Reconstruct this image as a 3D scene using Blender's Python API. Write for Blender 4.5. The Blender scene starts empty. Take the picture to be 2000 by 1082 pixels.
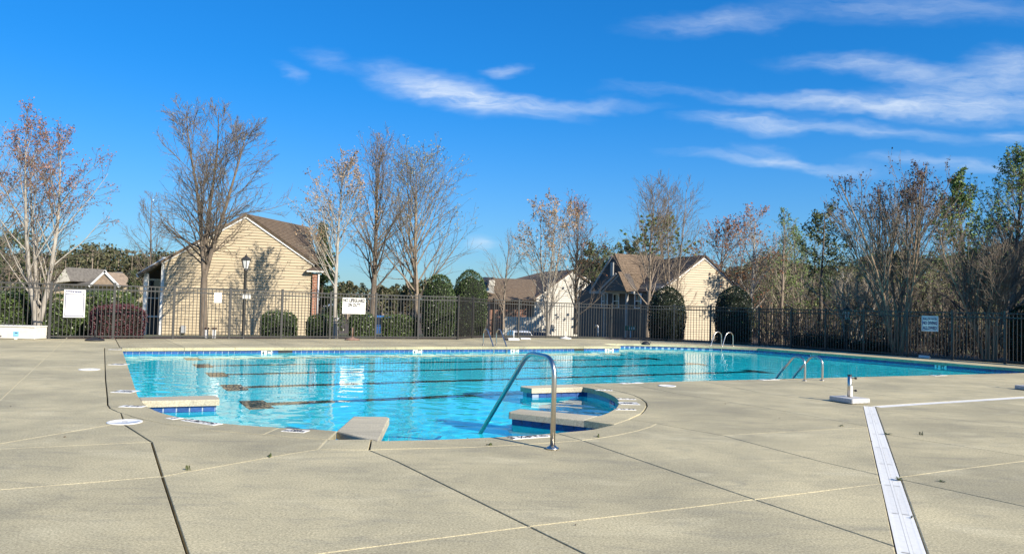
import bpy, bmesh, math, random
import numpy as np
from mathutils import Vector, Matrix, geometry

S = bpy.context.scene
COL = S.collection
rng = np.random.default_rng(7)
random.seed(7)

# ------------------------------------------------------------------ camera
IW, IH, F, CH = 2000, 1082, 1480.0, 1.45
roll = math.atan(.027)
pit = math.atan(53.5 * math.cos(roll) / F)
_up = np.array([math.sin(roll) * math.cos(pit), math.cos(roll) * math.cos(pit), -math.sin(pit)])
_fw = np.array([0, 0, -1.0])
_yv = _fw - _up * _fw.dot(_up)
_yv /= np.linalg.norm(_yv)
_xv = np.cross(_yv, _up)
RM = np.array([_xv, _yv, _up])
cd = bpy.data.cameras.new('camera')
cam = bpy.data.objects.new('camera', cd)
COL.objects.link(cam)
S.camera = cam
cd.sensor_width = 36
cd.lens = F / IW * 36
cd.clip_start, cd.clip_end = 0.1, 4000
M4 = Matrix([list(RM[0]) + [0], list(RM[1]) + [0], list(RM[2]) + [CH], [0, 0, 0, 1]])
cam.matrix_world = M4

def ray(x, y):
    return RM @ np.array([x - 1000, 541 - y, -F])
def G(x, y, z=0.0):
    d = ray(x, y); t = (z - CH) / d[2]
    return np.array([d[0] * t, d[1] * t, z])
def D(x, y, Y):
    d = ray(x, y); t = Y / d[1]
    return np.array([d[0] * t, Y, CH + d[2] * t])
ZW = -.165
ZF = -1.15
def FLOOR(x, y, zf=ZF):
    d = ray(x, y); d = d / np.linalg.norm(d); t = (ZW - CH) / d[2]
    p = np.array([0, 0, CH]) + d * t
    s = d[:2] / 1.333; sz = -math.sqrt(1 - s @ s); k = (zf - ZW) / sz
    return np.array([p[0] + s[0] * k, p[1] + s[1] * k, zf])
def VP(x, y, P, Q):
    """point on the upright plane through P and Q seen at a pixel of the photograph"""
    n = np.array([-(Q[1] - P[1]), Q[0] - P[0], 0.0]); d = ray(x, y); c = np.array([0, 0, CH])
    t = n.dot(np.array([P[0], P[1], 0]) - c) / n.dot(d)
    return c + d * t

# ------------------------------------------------------------------ light
SUN_EL = math.radians(29)
SUN_AZ = np.array([.727, -.687])
w = bpy.data.worlds.new('World'); S.world = w; w.use_nodes = True
wn, wl = w.node_tree.nodes, w.node_tree.links
for n in list(wn): wn.remove(n)
wo = wn.new('ShaderNodeOutputWorld'); bg = wn.new('ShaderNodeBackground')
sky = wn.new('ShaderNodeTexSky'); sky.sky_type = 'NISHITA'; sky.sun_disc = False
sky.sun_elevation = SUN_EL; sky.sun_rotation = math.atan2(SUN_AZ[0], SUN_AZ[1])
sky.altitude = 0; sky.air_density = 1.0; sky.dust_density = .45; sky.ozone_density = 4.0
bg.inputs[1].default_value = .128
tint = wn.new('ShaderNodeMixRGB'); tint.blend_type = 'MULTIPLY'; tint.inputs[0].default_value = 1; tint.inputs[2].default_value = (.31, .69, 1.0, 1)
wl.new(sky.outputs[0], tint.inputs[1])
tc0 = wn.new('ShaderNodeTexCoord'); sp0 = wn.new('ShaderNodeSeparateXYZ'); wl.new(tc0.outputs['Generated'], sp0.inputs[0])
tr = wn.new('ShaderNodeValToRGB'); tr.color_ramp.interpolation = 'EASE'; tr.color_ramp.elements[0].position = .0; tr.color_ramp.elements[0].color = (.56, .81, 1.06, 1)
tr.color_ramp.elements[1].position = .30; tr.color_ramp.elements[1].color = (.27, .665, 1.0, 1); wl.new(sp0.outputs[2], tr.inputs[0]); wl.new(tr.outputs[0], tint.inputs[2])
# the brightness of the glow above the horizon is rolled off as the photograph's exposure does
bwn = wn.new('ShaderNodeRGBToBW'); wl.new(tint.outputs[0], bwn.inputs[0])
roll_ = wn.new('ShaderNodeMath'); roll_.operation = 'MULTIPLY_ADD'; wl.new(bwn.outputs[0], roll_.inputs[0]); roll_.inputs[1].default_value = .165; roll_.inputs[2].default_value = 1
rdiv = wn.new('ShaderNodeMath'); rdiv.operation = 'DIVIDE'; rdiv.inputs[0].default_value = 1.0; wl.new(roll_.outputs[0], rdiv.inputs[1])
rmul = wn.new('ShaderNodeVectorMath'); rmul.operation = 'SCALE'; wl.new(tint.outputs[0], rmul.inputs[0]); wl.new(rdiv.outputs[0], rmul.inputs['Scale'])
hsv = wn.new('ShaderNodeHueSaturation'); hsv.inputs['Saturation'].default_value = 1.06; wl.new(rmul.outputs[0], hsv.inputs['Color'])
tc = wn.new('ShaderNodeTexCoord')
sep = wn.new('ShaderNodeSeparateXYZ'); wl.new(tc.outputs['Generated'], sep.inputs[0])
def wmath(op, a, b=None, c=None):
    n = wn.new('ShaderNodeMath'); n.operation = op
    for i, v in enumerate((a, b, c)):
        if v is None: continue
        if isinstance(v, (int, float)): n.inputs[i].default_value = v
        else: wl.new(v, n.inputs[i])
    return n.outputs[0]
ay = wmath('MAXIMUM', wmath('ABSOLUTE', sep.outputs[1]), .08)
cu = wmath('DIVIDE', sep.outputs[0], ay); cv = wmath('DIVIDE', sep.outputs[2], ay)
cmb = wn.new('ShaderNodeCombineXYZ'); wl.new(cu, cmb.inputs[0]); wl.new(cv, cmb.inputs[1])
def wnoise(sx, sy, rot, detail, dist=0.0, rough=.6, vec=None):
    mp = wn.new('ShaderNodeMapping'); mp.inputs['Scale'].default_value = (sx, sy, 1); mp.inputs['Rotation'].default_value = (0, 0, rot)
    wl.new(vec or cmb.outputs[0], mp.inputs[0])
    nz = wn.new('ShaderNodeTexNoise'); nz.inputs['Scale'].default_value = 1; nz.inputs['Detail'].default_value = detail
    nz.inputs['Roughness'].default_value = rough; nz.inputs['Distortion'].default_value = dist
    wl.new(mp.outputs[0], nz.inputs['Vector']); return nz
wz = wnoise(7, 18, 0, 4)
sub = wn.new('ShaderNodeVectorMath'); sub.operation = 'SUBTRACT'; wl.new(wz.outputs['Color'], sub.inputs[0]); sub.inputs[1].default_value = (.5, .5, .5)
scl = wn.new('ShaderNodeVectorMath'); scl.operation = 'MULTIPLY'; wl.new(sub.outputs[0], scl.inputs[0]); scl.inputs[1].default_value = (.12, .05, 0)
add = wn.new('ShaderNodeVectorMath'); add.operation = 'ADD'; wl.new(cmb.outputs[0], add.inputs[0]); wl.new(scl.outputs[0], add.inputs[1])
CLOUDS = [(860, 178, 165, 38, -11, .85), (960, 200, 190, 24, -5, .8), (1090, 203, 190, 16, 2, .45), (968, 137, 52, 15, 5, .6), (640, 118, 60, 26, -8, .26),
          (560, 146, 32, 18, -20, .25), (1690, 206, 330, 22, -1, .75), (1900, 195, 240, 48, 4, .75), (1780, 142, 220, 26, -4, .5), (1985, 130, 110, 38, 0, .75),
          (1460, 238, 140, 20, -2, .6), (1680, 250, 300, 18, -3, .42), (1485, 298, 60, 24, -10, .4), (1540, 318, 240, 15, -4, .55), (1860, 322, 220, 18, 0, .5),
          (1400, 42, 190, 28, 8, .42), (1800, 16, 330, 40, 0, .32), (1290, 178, 120, 12, 4, .22), (938, 474, 38, 22, 0, .6), (1975, 265, 70, 16, 0, .55), (1640, 120, 160, 18, 3, .25)]
tot = None
for (px, py, a, b, ang, st) in CLOUDS:
    d0 = ray(px, py); u0, v0 = d0[0] / d0[1], d0[2] / d0[1]
    mp = wn.new('ShaderNodeMapping'); mp.vector_type = 'TEXTURE'
    mp.inputs['Location'].default_value = (u0, v0, 0); mp.inputs['Rotation'].default_value = (0, 0, math.radians(ang) - .027)
    mp.inputs['Scale'].default_value = (a * 1.25 / F, b * 1.25 / F, 1); wl.new(add.outputs[0], mp.inputs[0])
    ln = wn.new('ShaderNodeVectorMath'); ln.operation = 'LENGTH'; wl.new(mp.outputs[0], ln.inputs[0])
    mr = wn.new('ShaderNodeMapRange'); mr.interpolation_type = 'SMOOTHSTEP'
    mr.inputs['From Min'].default_value = 0; mr.inputs['From Max'].default_value = 1; mr.inputs['To Min'].default_value = st; mr.inputs['To Max'].default_value = 0
    wl.new(ln.outputs['Value'], mr.inputs['Value'])
    tot = mr.outputs[0] if tot is None else wmath('ADD', tot, mr.outputs[0])
fz = wnoise(6, 46, -.10, 9, .35, .64, add.outputs[0])
fz2 = wnoise(16, 80, .16, 9, .3, .68, add.outputs[0])
fib = wmath('ADD', wmath('MULTIPLY', fz.outputs['Fac'], 1.5), wmath('MULTIPLY', fz2.outputs['Fac'], 1.2))
fib = wmath('SUBTRACT', fib, .80)
dens = wmath('MULTIPLY', tot, fib)
dens = wmath('MINIMUM', wmath('MAXIMUM', wmath('MULTIPLY', dens, .88), 0), .80)
above = wmath('GREATER_THAN', sep.outputs[2], 0.0)
dens = wmath('MULTIPLY', dens, above)
cmix = wn.new('ShaderNodeMixRGB'); wl.new(dens, cmix.inputs[0]); wl.new(hsv.outputs[0], cmix.inputs[1]); cmix.inputs[2].default_value = (3.9, 4.3, 4.7, 1)
wl.new(cmix.outputs[0], bg.inputs[0]); wl.new(bg.outputs[0], wo.inputs[0])

sl = bpy.data.lights.new('sun', 'SUN'); sl.energy = 4.6; sl.angle = math.radians(.53); sl.color = (1, .91, .77)
sl.cycles.is_caustics_light = True
so = bpy.data.objects.new('sun', sl); COL.objects.link(so)
_sd = Vector((SUN_AZ[0] * math.cos(SUN_EL), SUN_AZ[1] * math.cos(SUN_EL), math.sin(SUN_EL)))
so.rotation_euler = _sd.to_track_quat('Z', 'Y').to_euler()
so.location = (20, -20, 25)
S.view_settings.view_transform = 'Standard'; S.view_settings.look = 'None'
S.view_settings.exposure = 0.80; S.view_settings.gamma = 1; S.view_settings.use_curve_mapping = False
S.cycles.max_bounces = 10; S.cycles.transmission_bounces = 6; S.cycles.transparent_max_bounces = 8
S.cycles.sample_clamp_indirect = 6

# ------------------------------------------------------------------ materials
MATS = {}
def mat(name, col, rough=.7, var=0.0, scale=8.0, bump=0.0, bscale=None, metal=0.0, col2=None, stretch=None, spec=None, objvar=0.0, detail=6, coat=0):
    """procedural surface: base colour broken up by noise, fine relief by bump"""
    if name in MATS: return MATS[name]
    m = bpy.data.materials.new(name); m.use_nodes = True
    nt = m.node_tree; b = nt.nodes['Principled BSDF']; L = nt.links
    b.inputs['Roughness'].default_value = rough; b.inputs['Metallic'].default_value = metal
    if spec is not None: b.inputs['Specular IOR Level'].default_value = spec
    if coat: b.inputs['Coat Weight'].default_value = coat
    t = nt.nodes.new('ShaderNodeTexCoord'); mp = nt.nodes.new('ShaderNodeMapping'); L.new(t.outputs['Object'], mp.inputs[0])
    if stretch: mp.inputs['Scale'].default_value = stretch
    nz = nt.nodes.new('ShaderNodeTexNoise'); nz.inputs['Scale'].default_value = scale; nz.inputs['Detail'].default_value = detail
    L.new(mp.outputs[0], nz.inputs['Vector'])
    c2 = col2 or tuple(max(0, c * (1 - var)) for c in col)
    c1 = col if col2 else tuple(min(1, c * (1 + var)) for c in col)
    rp = nt.nodes.new('ShaderNodeValToRGB'); rp.color_ramp.elements[0].position = .3; rp.color_ramp.elements[1].position = .7
    rp.color_ramp.elements[0].color = (*c2, 1); rp.color_ramp.elements[1].color = (*c1, 1)
    L.new(nz.outputs['Fac'], rp.inputs[0]); out = rp.outputs[0]
    if objvar:
        oi = nt.nodes.new('ShaderNodeObjectInfo'); h = nt.nodes.new('ShaderNodeHueSaturation')
        mr = nt.nodes.new('ShaderNodeMapRange'); mr.inputs['To Min'].default_value = 1 - objvar; mr.inputs['To Max'].default_value = 1 + objvar
        L.new(oi.outputs['Random'], mr.inputs['Value']); L.new(mr.outputs[0], h.inputs['Value']); L.new(out, h.inputs['Color']); out = h.outputs[0]
    L.new(out, b.inputs['Base Color'])
    if bump:
        n2 = nt.nodes.new('ShaderNodeTexNoise'); n2.inputs['Scale'].default_value = bscale or scale * 6; n2.inputs['Detail'].default_value = 4
        L.new(mp.outputs[0], n2.inputs['Vector'])
        bp = nt.nodes.new('ShaderNodeBump'); bp.inputs['Strength'].default_value = bump; bp.inputs['Distance'].default_value = .01
        L.new(n2.outputs['Fac'], bp.inputs['Height']); L.new(bp.outputs[0], b.inputs['Normal'])
    MATS[name] = m
    return m

def leaf_mat(name, c1, c2, rough=.45, spec=.5, trans=.0):
    if name in MATS: return MATS[name]
    m = bpy.data.materials.new(name); m.use_nodes = True
    nt = m.node_tree; b = nt.nodes['Principled BSDF']; L = nt.links
    b.inputs['Roughness'].default_value = rough; b.inputs['Specular IOR Level'].default_value = spec
    t = nt.nodes.new('ShaderNodeTexCoord')
    nz = nt.nodes.new('ShaderNodeTexNoise'); nz.inputs['Scale'].default_value = 9; nz.inputs['Detail'].default_value = 3
    L.new(t.outputs['Object'], nz.inputs['Vector'])
    g = nt.nodes.new('ShaderNodeNewGeometry')
    mx = nt.nodes.new('ShaderNodeMath'); mx.operation = 'ADD'; L.new(nz.outputs['Fac'], mx.inputs[0])
    m2 = nt.nodes.new('ShaderNodeMath'); m2.operation = 'MULTIPLY_ADD'; L.new(g.outputs['Random Per Island'], m2.inputs[0]); m2.inputs[1].default_value = .6; m2.inputs[2].default_value = -.3
    L.new(m2.outputs[0], mx.inputs[1])
    rp = nt.nodes.new('ShaderNodeValToRGB'); rp.color_ramp.elements[0].position = .25; rp.color_ramp.elements[1].position = .75
    rp.color_ramp.elements[0].color = (*c1, 1); rp.color_ramp.elements[1].color = (*c2, 1)
    L.new(mx.outputs[0], rp.inputs[0]); L.new(rp.outputs[0], b.inputs['Base Color'])
    MATS[name] = m
    return m

def concrete(name, base, dark, light, fine=1.0):
    if name in MATS: return MATS[name]
    m = bpy.data.materials.new(name); m.use_nodes = True
    nt = m.node_tree; b = nt.nodes['Principled BSDF']; L = nt.links; N = nt.nodes.new
    b.inputs['Roughness'].default_value = .85; b.inputs['Specular IOR Level'].default_value = .3
    t = N('ShaderNodeTexCoord'); obj = t.outputs['Object']
    def nz(sc, det, ro=.6, st=None, dist=0):
        v = obj
        if st:
            mp = N('ShaderNodeMapping'); mp.inputs['Scale'].default_value = st; mp.inputs['Rotation'].default_value = (0, 0, -.35); L.new(obj, mp.inputs[0]); v = mp.outputs[0]
        n = N('ShaderNodeTexNoise'); n.inputs['Scale'].default_value = sc; n.inputs['Detail'].default_value = det; n.inputs['Roughness'].default_value = ro
        n.inputs['Distortion'].default_value = dist
        L.new(v, n.inputs['Vector']); return n.outputs['Fac']
    def ramp(f, p0, p1, c0, c1):
        r = N('ShaderNodeValToRGB'); r.color_ramp.elements[0].position = p0; r.color_ramp.elements[1].position = p1
        r.color_ramp.elements[0].color = c0; r.color_ramp.elements[1].color = c1; L.new(f, r.inputs[0]); return r.outputs[0]
    def mixn(f, a, c, typ='MIX', fac=None):
        x = N('ShaderNodeMixRGB'); x.blend_type = typ
        if fac is not None: x.inputs[0].default_value = fac
        else: L.new(f, x.inputs[0])
        L.new(a, x.inputs[1])
        if isinstance(c, tuple): x.inputs[2].default_value = c
        else: L.new(c, x.inputs[2])
        return x.outputs[0]
    c = ramp(nz(.55, 8, .62, None, .3), .38, .66, (*dark, 1), (*base, 1))
    stain = ramp(nz(1.3, 10, .70, (1, 3.2, 1), 1.0), .50, .74, (0, 0, 0, 1), (1, 1, 1, 1))
    c = mixn(mixn(None, stain, (.62, .62, .62, 1), 'MULTIPLY', 1.0), c, (dark[0] * .62, dark[1] * .66, dark[2] * .80, 1))
    pale = ramp(nz(.9, 7, .6, (1, 1.8, 1), .4), .55, .75, (0, 0, 0, 1), (.6, .6, .6, 1))
    c = mixn(pale, c, (*light, 1))
    spk = ramp(nz(62, 5, .8), .36, .64, (.48, .46, .43, 1), (1.40, 1.40, 1.38, 1))
    c = mixn(None, c, spk, 'MULTIPLY', .85 * fine)
    spots = ramp(nz(22, 5, .8), .66, .74, (0, 0, 0, 1), (.55, .55, .55, 1))
    c = mixn(spots, c, (dark[0] * .55, dark[1] * .55, dark[2] * .55, 1))
    oi = N('ShaderNodeObjectInfo'); h = N('ShaderNodeHueSaturation'); mr = N('ShaderNodeMapRange'); mr.inputs['To Min'].default_value = .93; mr.inputs['To Max'].default_value = 1.06
    L.new(oi.outputs['Random'], mr.inputs['Value']); L.new(mr.outputs[0], h.inputs['Value']); L.new(c, h.inputs['Color'])
    L.new(h.outputs[0], b.inputs['Base Color'])
    bp = N('ShaderNodeBump'); bp.inputs['Strength'].default_value = .45 * fine; bp.inputs['Distance'].default_value = .004
    L.new(nz(160, 4, .7), bp.inputs['Height']); L.new(bp.outputs[0], b.inputs['Normal'])
    MATS[name] = m
    return m

M_DECK = concrete('deck_concrete', (.565, .492, .305), (.37, .33, .215), (.655, .585, .385))
M_FASC = concrete('wing_concrete', (.56, .50, .36), (.40, .36, .265), (.64, .58, .43), .8)
M_DARKJ = mat('joint_dark', (.018, .016, .014), .95, .3, 30)
M_SEAL = mat('joint_sealant', (.54, .47, .29), .8, .12, 12)
M_PLAST = mat('pool_plaster', (.27, .86, .93), .8, .06, 3)
M_TILE = mat('blue_glazed_tile', (.045, .10, .27), .16, .35, 9, .06, 30, spec=.5, objvar=.16)
M_GROUT = mat('tile_grout', (.30, .36, .46), .8, .1, 20)
M_LANE = mat('black_lane_tile', (.012, .016, .022), .4, .3, 20)
M_STEEL = mat('brushed_stainless', (.58, .54, .48), .30, .06, 60, .05, 200, metal=1.0)
M_WHITE = mat('white_plastic', (.80, .78, .72), .45, .04, 14)
M_SIGNW = mat('white_sign_panel', (.82, .79, .71), .4, .03, 6)
M_INK = mat('black_ink', (.02, .02, .025), .6, .2, 20)
M_BLUEINK = mat('navy_ink', (.02, .03, .12), .6, .2, 20)
M_BLACK = mat('black_rubber', (.015, .015, .017), .6, .2, 20)
M_FENCE = mat('dark_bronze_paint', (.036, .034, .031), .45, .18, 40, .03, 120, spec=.5)

# ------------------------------------------------------------------ object helpers
def tag(o, label=None, cat=None, group=None, kind=None):
    if label: o['label'] = label
    if cat: o['category'] = cat
    if group: o['group'] = group
    if kind: o['kind'] = kind
    return o
def link(name, me, parent=None, loc=None):
    o = bpy.data.objects.new(name, me); COL.objects.link(o)
    if parent is not None: o.parent = parent
    if loc is not None: o.location = loc
    return o
def thing(name, label, cat, loc=(0, 0, 0), group=None):
    o = bpy.data.objects.new(name, None); COL.objects.link(o); o.location = loc; o.empty_display_size = .2
    return tag(o, label, cat, group)
class MB:
    """collects shapes; build() links them as one mesh object"""
    def __init__(s, org=(0, 0, 0)):
        s.v, s.f, s.o, s.sm, s.mi, s.cur = [], [], np.array(org, float), [], [], 0
    def add(s, vs, fs, smooth=False):
        k = len(s.v)
        s.v += [tuple(np.asarray(p, float) - s.o) for p in vs]
        s.f += [tuple(i + k for i in f) for f in fs]
        s.sm += [smooth] * len(fs); s.mi += [s.cur] * len(fs)
        return s
    def box(s, c, size, ax=(1, 0, 0), bev=0.0, up=(0, 0, 1)):
        """box centred at c; ax is its local x, up its local z"""
        ax = np.array(ax, float); ax /= np.linalg.norm(ax); up = np.array(up, float)
        ay = np.cross(up, ax); ay /= np.linalg.norm(ay); az = np.cross(ax, ay)
        hx, hy, hz = [q / 2 for q in size]; c = np.array(c, float)
        if not bev:
            P = [c + ax * hx * i + ay * hy * j + az * hz * k for k in (-1, 1) for (i, j) in ((-1, -1), (1, -1), (1, 1), (-1, 1))]
            return s.add(P, [(3, 2, 1, 0), (4, 5, 6, 7), (0, 1, 5, 4), (1, 2, 6, 5), (2, 3, 7, 6), (3, 0, 4, 7)])
        P = []; q = bev
        for k, ins in ((-hz, q), (-hz + q, 0), (hz - q, 0), (hz, q)):
            a, b2 = hx - ins, hy - ins; cx, cy = a - q * (ins == 0), b2 - q * (ins == 0)
            if ins: loop = [(-a + 0, -b2), (a, -b2), (a, -b2), (a, b2), (a, b2), (-a, b2), (-a, b2), (-a, -b2)]
            else: loop = [(-cx, -b2), (cx, -b2), (a, -cy), (a, cy), (cx, b2), (-cx, b2), (-a, cy), (-a, -cy)]
            P += [c + ax * i + ay * j + az * k for i, j in loop]
        fs = [tuple(range(7, -1, -1)), tuple(range(24, 32))]
        for r in range(3):
            for i in range(8):
                j = (i + 1) % 8; fs.append((r * 8 + i, r * 8 + j, r * 8 + 8 + j, r * 8 + 8 + i))
        return s.add(P, fs)
    def prism(s, poly, vec):
        """poly: 3D points counter-clockwise seen from the side vec points to"""
        n = len(poly); vec = np.array(vec, float); P = [np.array(p, float) for p in poly]
        return s.add(P + [p + vec for p in P], [tuple(range(n - 1, -1, -1)), tuple(range(n, 2 * n))] + [(i, (i + 1) % n, n + (i + 1) % n, n + i) for i in range(n)])
    def tube(s, pts, r, k=8, cap=True):
        pts = [np.array(p, float) for p in pts]; n = len(pts)
        rs = r if hasattr(r, '__len__') else [r] * n
        P = []; u = None
        for i, p in enumerate(pts):
            t = pts[min(i + 1, n - 1)] - pts[max(i - 1, 0)]; t /= np.linalg.norm(t) + 1e-9
            if u is None:
                a = np.array([0, 0, 1.0]) if abs(t[2]) < .9 else np.array([1.0, 0, 0]); u = np.cross(t, a)
            u = u - t * u.dot(t); u /= np.linalg.norm(u) + 1e-9; v = np.cross(t, u)
            P += [p + rs[i] * (math.cos(2 * math.pi * j / k) * u + math.sin(2 * math.pi * j / k) * v) for j in range(k)]
        fs = [(i * k + j, i * k + (j + 1) % k, (i + 1) * k + (j + 1) % k, (i + 1) * k + j) for i in range(n - 1) for j in range(k)]
        s.add(P, fs, True)
        if cap: 
            kk = len(s.v) - n * k
            s.f += [tuple(kk + j for j in range(k - 1, -1, -1)), tuple(kk + (n - 1) * k + j for j in range(k))]; s.sm += [False] * 2; s.mi += [s.cur] * 2
        return s
    def lathe(s, c, prof, k=20, smooth=True):
        """prof: (radius, z) from bottom to top about the upright axis at c"""
        c = np.array(c, float); P = []
        for r, z in prof: P += [c + np.array([r * math.cos(2 * math.pi * j / k), r * math.sin(2 * math.pi * j / k), z]) for j in range(k)]
        n = len(prof)
        fs = [(i * k + j, i * k + (j + 1) % k, (i + 1) * k + (j + 1) % k, (i + 1) * k + j) for i in range(n - 1) for j in range(k)]
        s.add(P, fs, smooth); kk = len(s.v) - n * k
        s.f += [tuple(kk + j for j in range(k - 1, -1, -1)), tuple(kk + (n - 1) * k + j for j in range(k))]; s.sm += [False] * 2; s.mi += [s.cur] * 2
        return s
    def mesh(s, name, mats):
        me = bpy.data.meshes.new(name); me.from_pydata(s.v, [], s.f); me.update()
        for m in (mats if isinstance(mats, (list, tuple)) else [mats]): me.materials.append(m)
        me.polygons.foreach_set('use_smooth', s.sm); me.polygons.foreach_set('material_index', s.mi)
        return me
    def build(s, name, m, parent=None, loc=None):
        return link(name, s.mesh(name, m), parent, loc)
def np_mesh(name, V, Fq, m, smooth=False):
    """mesh from arrays; Fq is (n,3) or (n,4)"""
    me = bpy.data.meshes.new(name); V = np.asarray(V, np.float32); Fq = np.asarray(Fq, np.int32); n, k = Fq.shape
    me.vertices.add(len(V)); me.vertices.foreach_set('co', V.ravel())
    me.loops.add(n * k); me.loops.foreach_set('vertex_index', Fq.ravel())
    me.polygons.add(n); me.polygons.foreach_set('loop_start', np.arange(0, n * k, k, dtype=np.int32)); me.polygons.foreach_set('loop_total', np.full(n, k, np.int32))
    me.update(calc_edges=True)
    if smooth: me.polygons.foreach_set('use_smooth', np.ones(n, bool))
    me.materials.append(m)
    return me
def bez(pts, n=12):
    """smooth curve through points"""
    P = [np.array(p, float) for p in pts]; P = [2 * P[0] - P[1]] + P + [2 * P[-1] - P[-2]]; out = []
    for i in range(1, len(P) - 2):
        for j in range(n):
            t = j / n; a, b, c, d = P[i - 1], P[i], P[i + 1], P[i + 2]
            out.append(.5 * (2 * b + (c - a) * t + (2 * a - 5 * b + 4 * c - d) * t * t + (3 * b - a - 3 * c + d) * t ** 3))
    out.append(P[-2]); return out
def fillet(pts, r, n=6):
    """polyline with its corners rounded"""
    P = [np.array(p, float) for p in pts]; out = [P[0]]
    for i in range(1, len(P) - 1):
        a, b, c = P[i - 1], P[i], P[i + 1]; ri = r[i - 1] if hasattr(r, '__len__') else r
        la, lc = np.linalg.norm(a - b), np.linalg.norm(c - b); q = min(ri, la * .49, lc * .49)
        s0, s1 = b + (a - b) / la * q, b + (c - b) / lc * q
        for j in range(n + 1):
            t = j / n; out.append((1 - t) ** 2 * s0 + 2 * t * (1 - t) * b + t * t * s1)
    out.append(P[-1]); return out
_TX = {}
def text_mesh(txt, size, m, sx=1.0, bold=0.0, spacing=1.0):
    cu = bpy.data.curves.new('lettering', 'FONT'); cu.body = txt; cu.size = size; cu.align_x = 'CENTER'; cu.align_y = 'CENTER'
    cu.extrude = .0012; cu.offset = bold; cu.space_character = spacing; cu.resolution_u = 2
    o = bpy.data.objects.new('lettering', cu); COL.objects.link(o)
    bpy.context.view_layer.update()
    me = bpy.data.meshes.new_from_object(o.evaluated_get(bpy.context.evaluated_depsgraph_get()))
    bpy.data.objects.remove(o); bpy.data.curves.remove(cu)
    me.materials.clear(); me.materials.append(m)
    if sx != 1:
        for v in me.vertices: v.co.x *= sx
    me.name = 'lettering'
    return me
def place(o, org, ax, up):
    """orient an object so that local x = ax and local y = up"""
    ax = Vector(ax).normalized(); up = Vector(up).normalized(); nz = ax.cross(up).normalized(); up = nz.cross(ax)
    o.matrix_local = Matrix(((ax.x, up.x, nz.x, org[0]), (ax.y, up.y, nz.y, org[1]), (ax.z, up.z, nz.z, org[2]), (0, 0, 0, 1)))
U = np.array([math.cos(math.radians(28.8)), math.sin(math.radians(28.8)), 0])      # along the lanes
V = np.array([-U[1], U[0], 0])                                                     # across, away from the viewer

# ------------------------------------------------------------------ fence line and deck plan
FPOSTS = [(95.6, 662, 553.5), (220, 662, 556), (337, 662, 561), (447, 662, 565), (548.5, 662, 568.5), (643.5, 662, 572.5), (732.4, 662, 575), (816, 662.5, 577.5), (893.3, 663, 579.3),
          (922, 660.5, 582), (963, 659.3, 585), (1012, 659.4, 587), (1067, 660.2, 590.5), (1129, 661.2, 592.4), (1194, 662.7, 595), (1250, 664.6, 596.5), (1316, 667, 597.5), (1387, 669.8, 598.8),
          (1482, 675.2, 602.0), (1545, 679.8, 603.2), (1612, 684.9, 604.6), (1687, 690.5, 606.2), (1772, 696.6, 608), (1860, 703, 609.3), (1963, 710.6, 611)]
fp = []
for x, b, t in FPOSTS:
    p = G(x, b); fp.append((p[:2], D(x, t, p[1])[2]))
fp = [(fp[0][0] - U[:2] * 1.76 * k, 1.72) for k in (7, 6, 5, 4, 3, 2, 1)] + fp
dr = fp[-1][0] - fp[-3][0]; dr /= np.linalg.norm(dr)
fp += [(fp[-1][0] + dr * 1.6 * k, 1.6) for k in range(1, 9)]
NL = 15                                      # index of the corner post (893)
FP = [(p, min(max(h, 1.56), 1.73)) for p, h in fp]
fline = [p for p, h in FP]
def outset(P, d):
    out = []
    for i, p in enumerate(P):
        a = P[max(i - 1, 0)]; c = P[min(i + 1, len(P) - 1)]; t = (c - a) / np.linalg.norm(c - a); out.append(p + np.array([-t[1], t[0]]) * d)
    return out
deck_far = outset(fline, .22)
deck_poly = [np.array(p) for p in deck_far] + [np.array([33.0, -16.0]), np.array([deck_far[0][0] - 1.0, -16.0])]

POOL_PX = [(238, 679.5), (1212, 676), (1178, 671.3), (1220, 671.0), (1270, 672.0), (1330, 673.7), (1400, 676.2), (1480, 679.8), (2080, 726.2), (1221, 747.3), (1116, 749.9),
           (1138.7, 755.6), (1161.6, 759.8), (1182.4, 766), (1197.6, 773), (1206, 780), (1208.8, 786.9), (1203, 796.6), (1189.3, 804.9), (1178, 809.5), (1168.5, 811.8),
           (1141, 820.3), (1170, 824.4), (1200.4, 828.5), (1175.5, 834.7), (1154.7, 838.9), (1120, 842.3), (1087, 845.2), (1036, 849.6), (967, 853.4), (900, 856.5), (820, 859.2), (737, 861),
           (726, 857.6), (640, 858.2), (657, 841.4), (624.5, 838.8), (582, 836.8), (540, 834.2), (479.4, 830.2), (436.5, 826.3), (384.8, 820.6), (337.5, 811.6), (309.4, 803.9), (290, 795.4), (276, 783),
           (271, 775.5), (268.7, 772), (260, 746), (251, 719)]
WINGS_PX = {'u': [(1116, 749.9), (1016.5, 753.4), (1017, 754.6), (1038.7, 758.2), (1138.7, 755.6)],
            'l': [(1168.5, 811.8), (1015, 798), (993.7, 803.6), (995, 804.6), (1141, 820.3)],
            'm': [(657, 841.4), (690, 812.6), (757, 813.6), (760.5, 815.2), (737, 861)],
            'n': [(271, 775.5), (414, 771.8), (423, 772.6), (428.5, 776.2), (429, 779.6), (276, 783)]}
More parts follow.
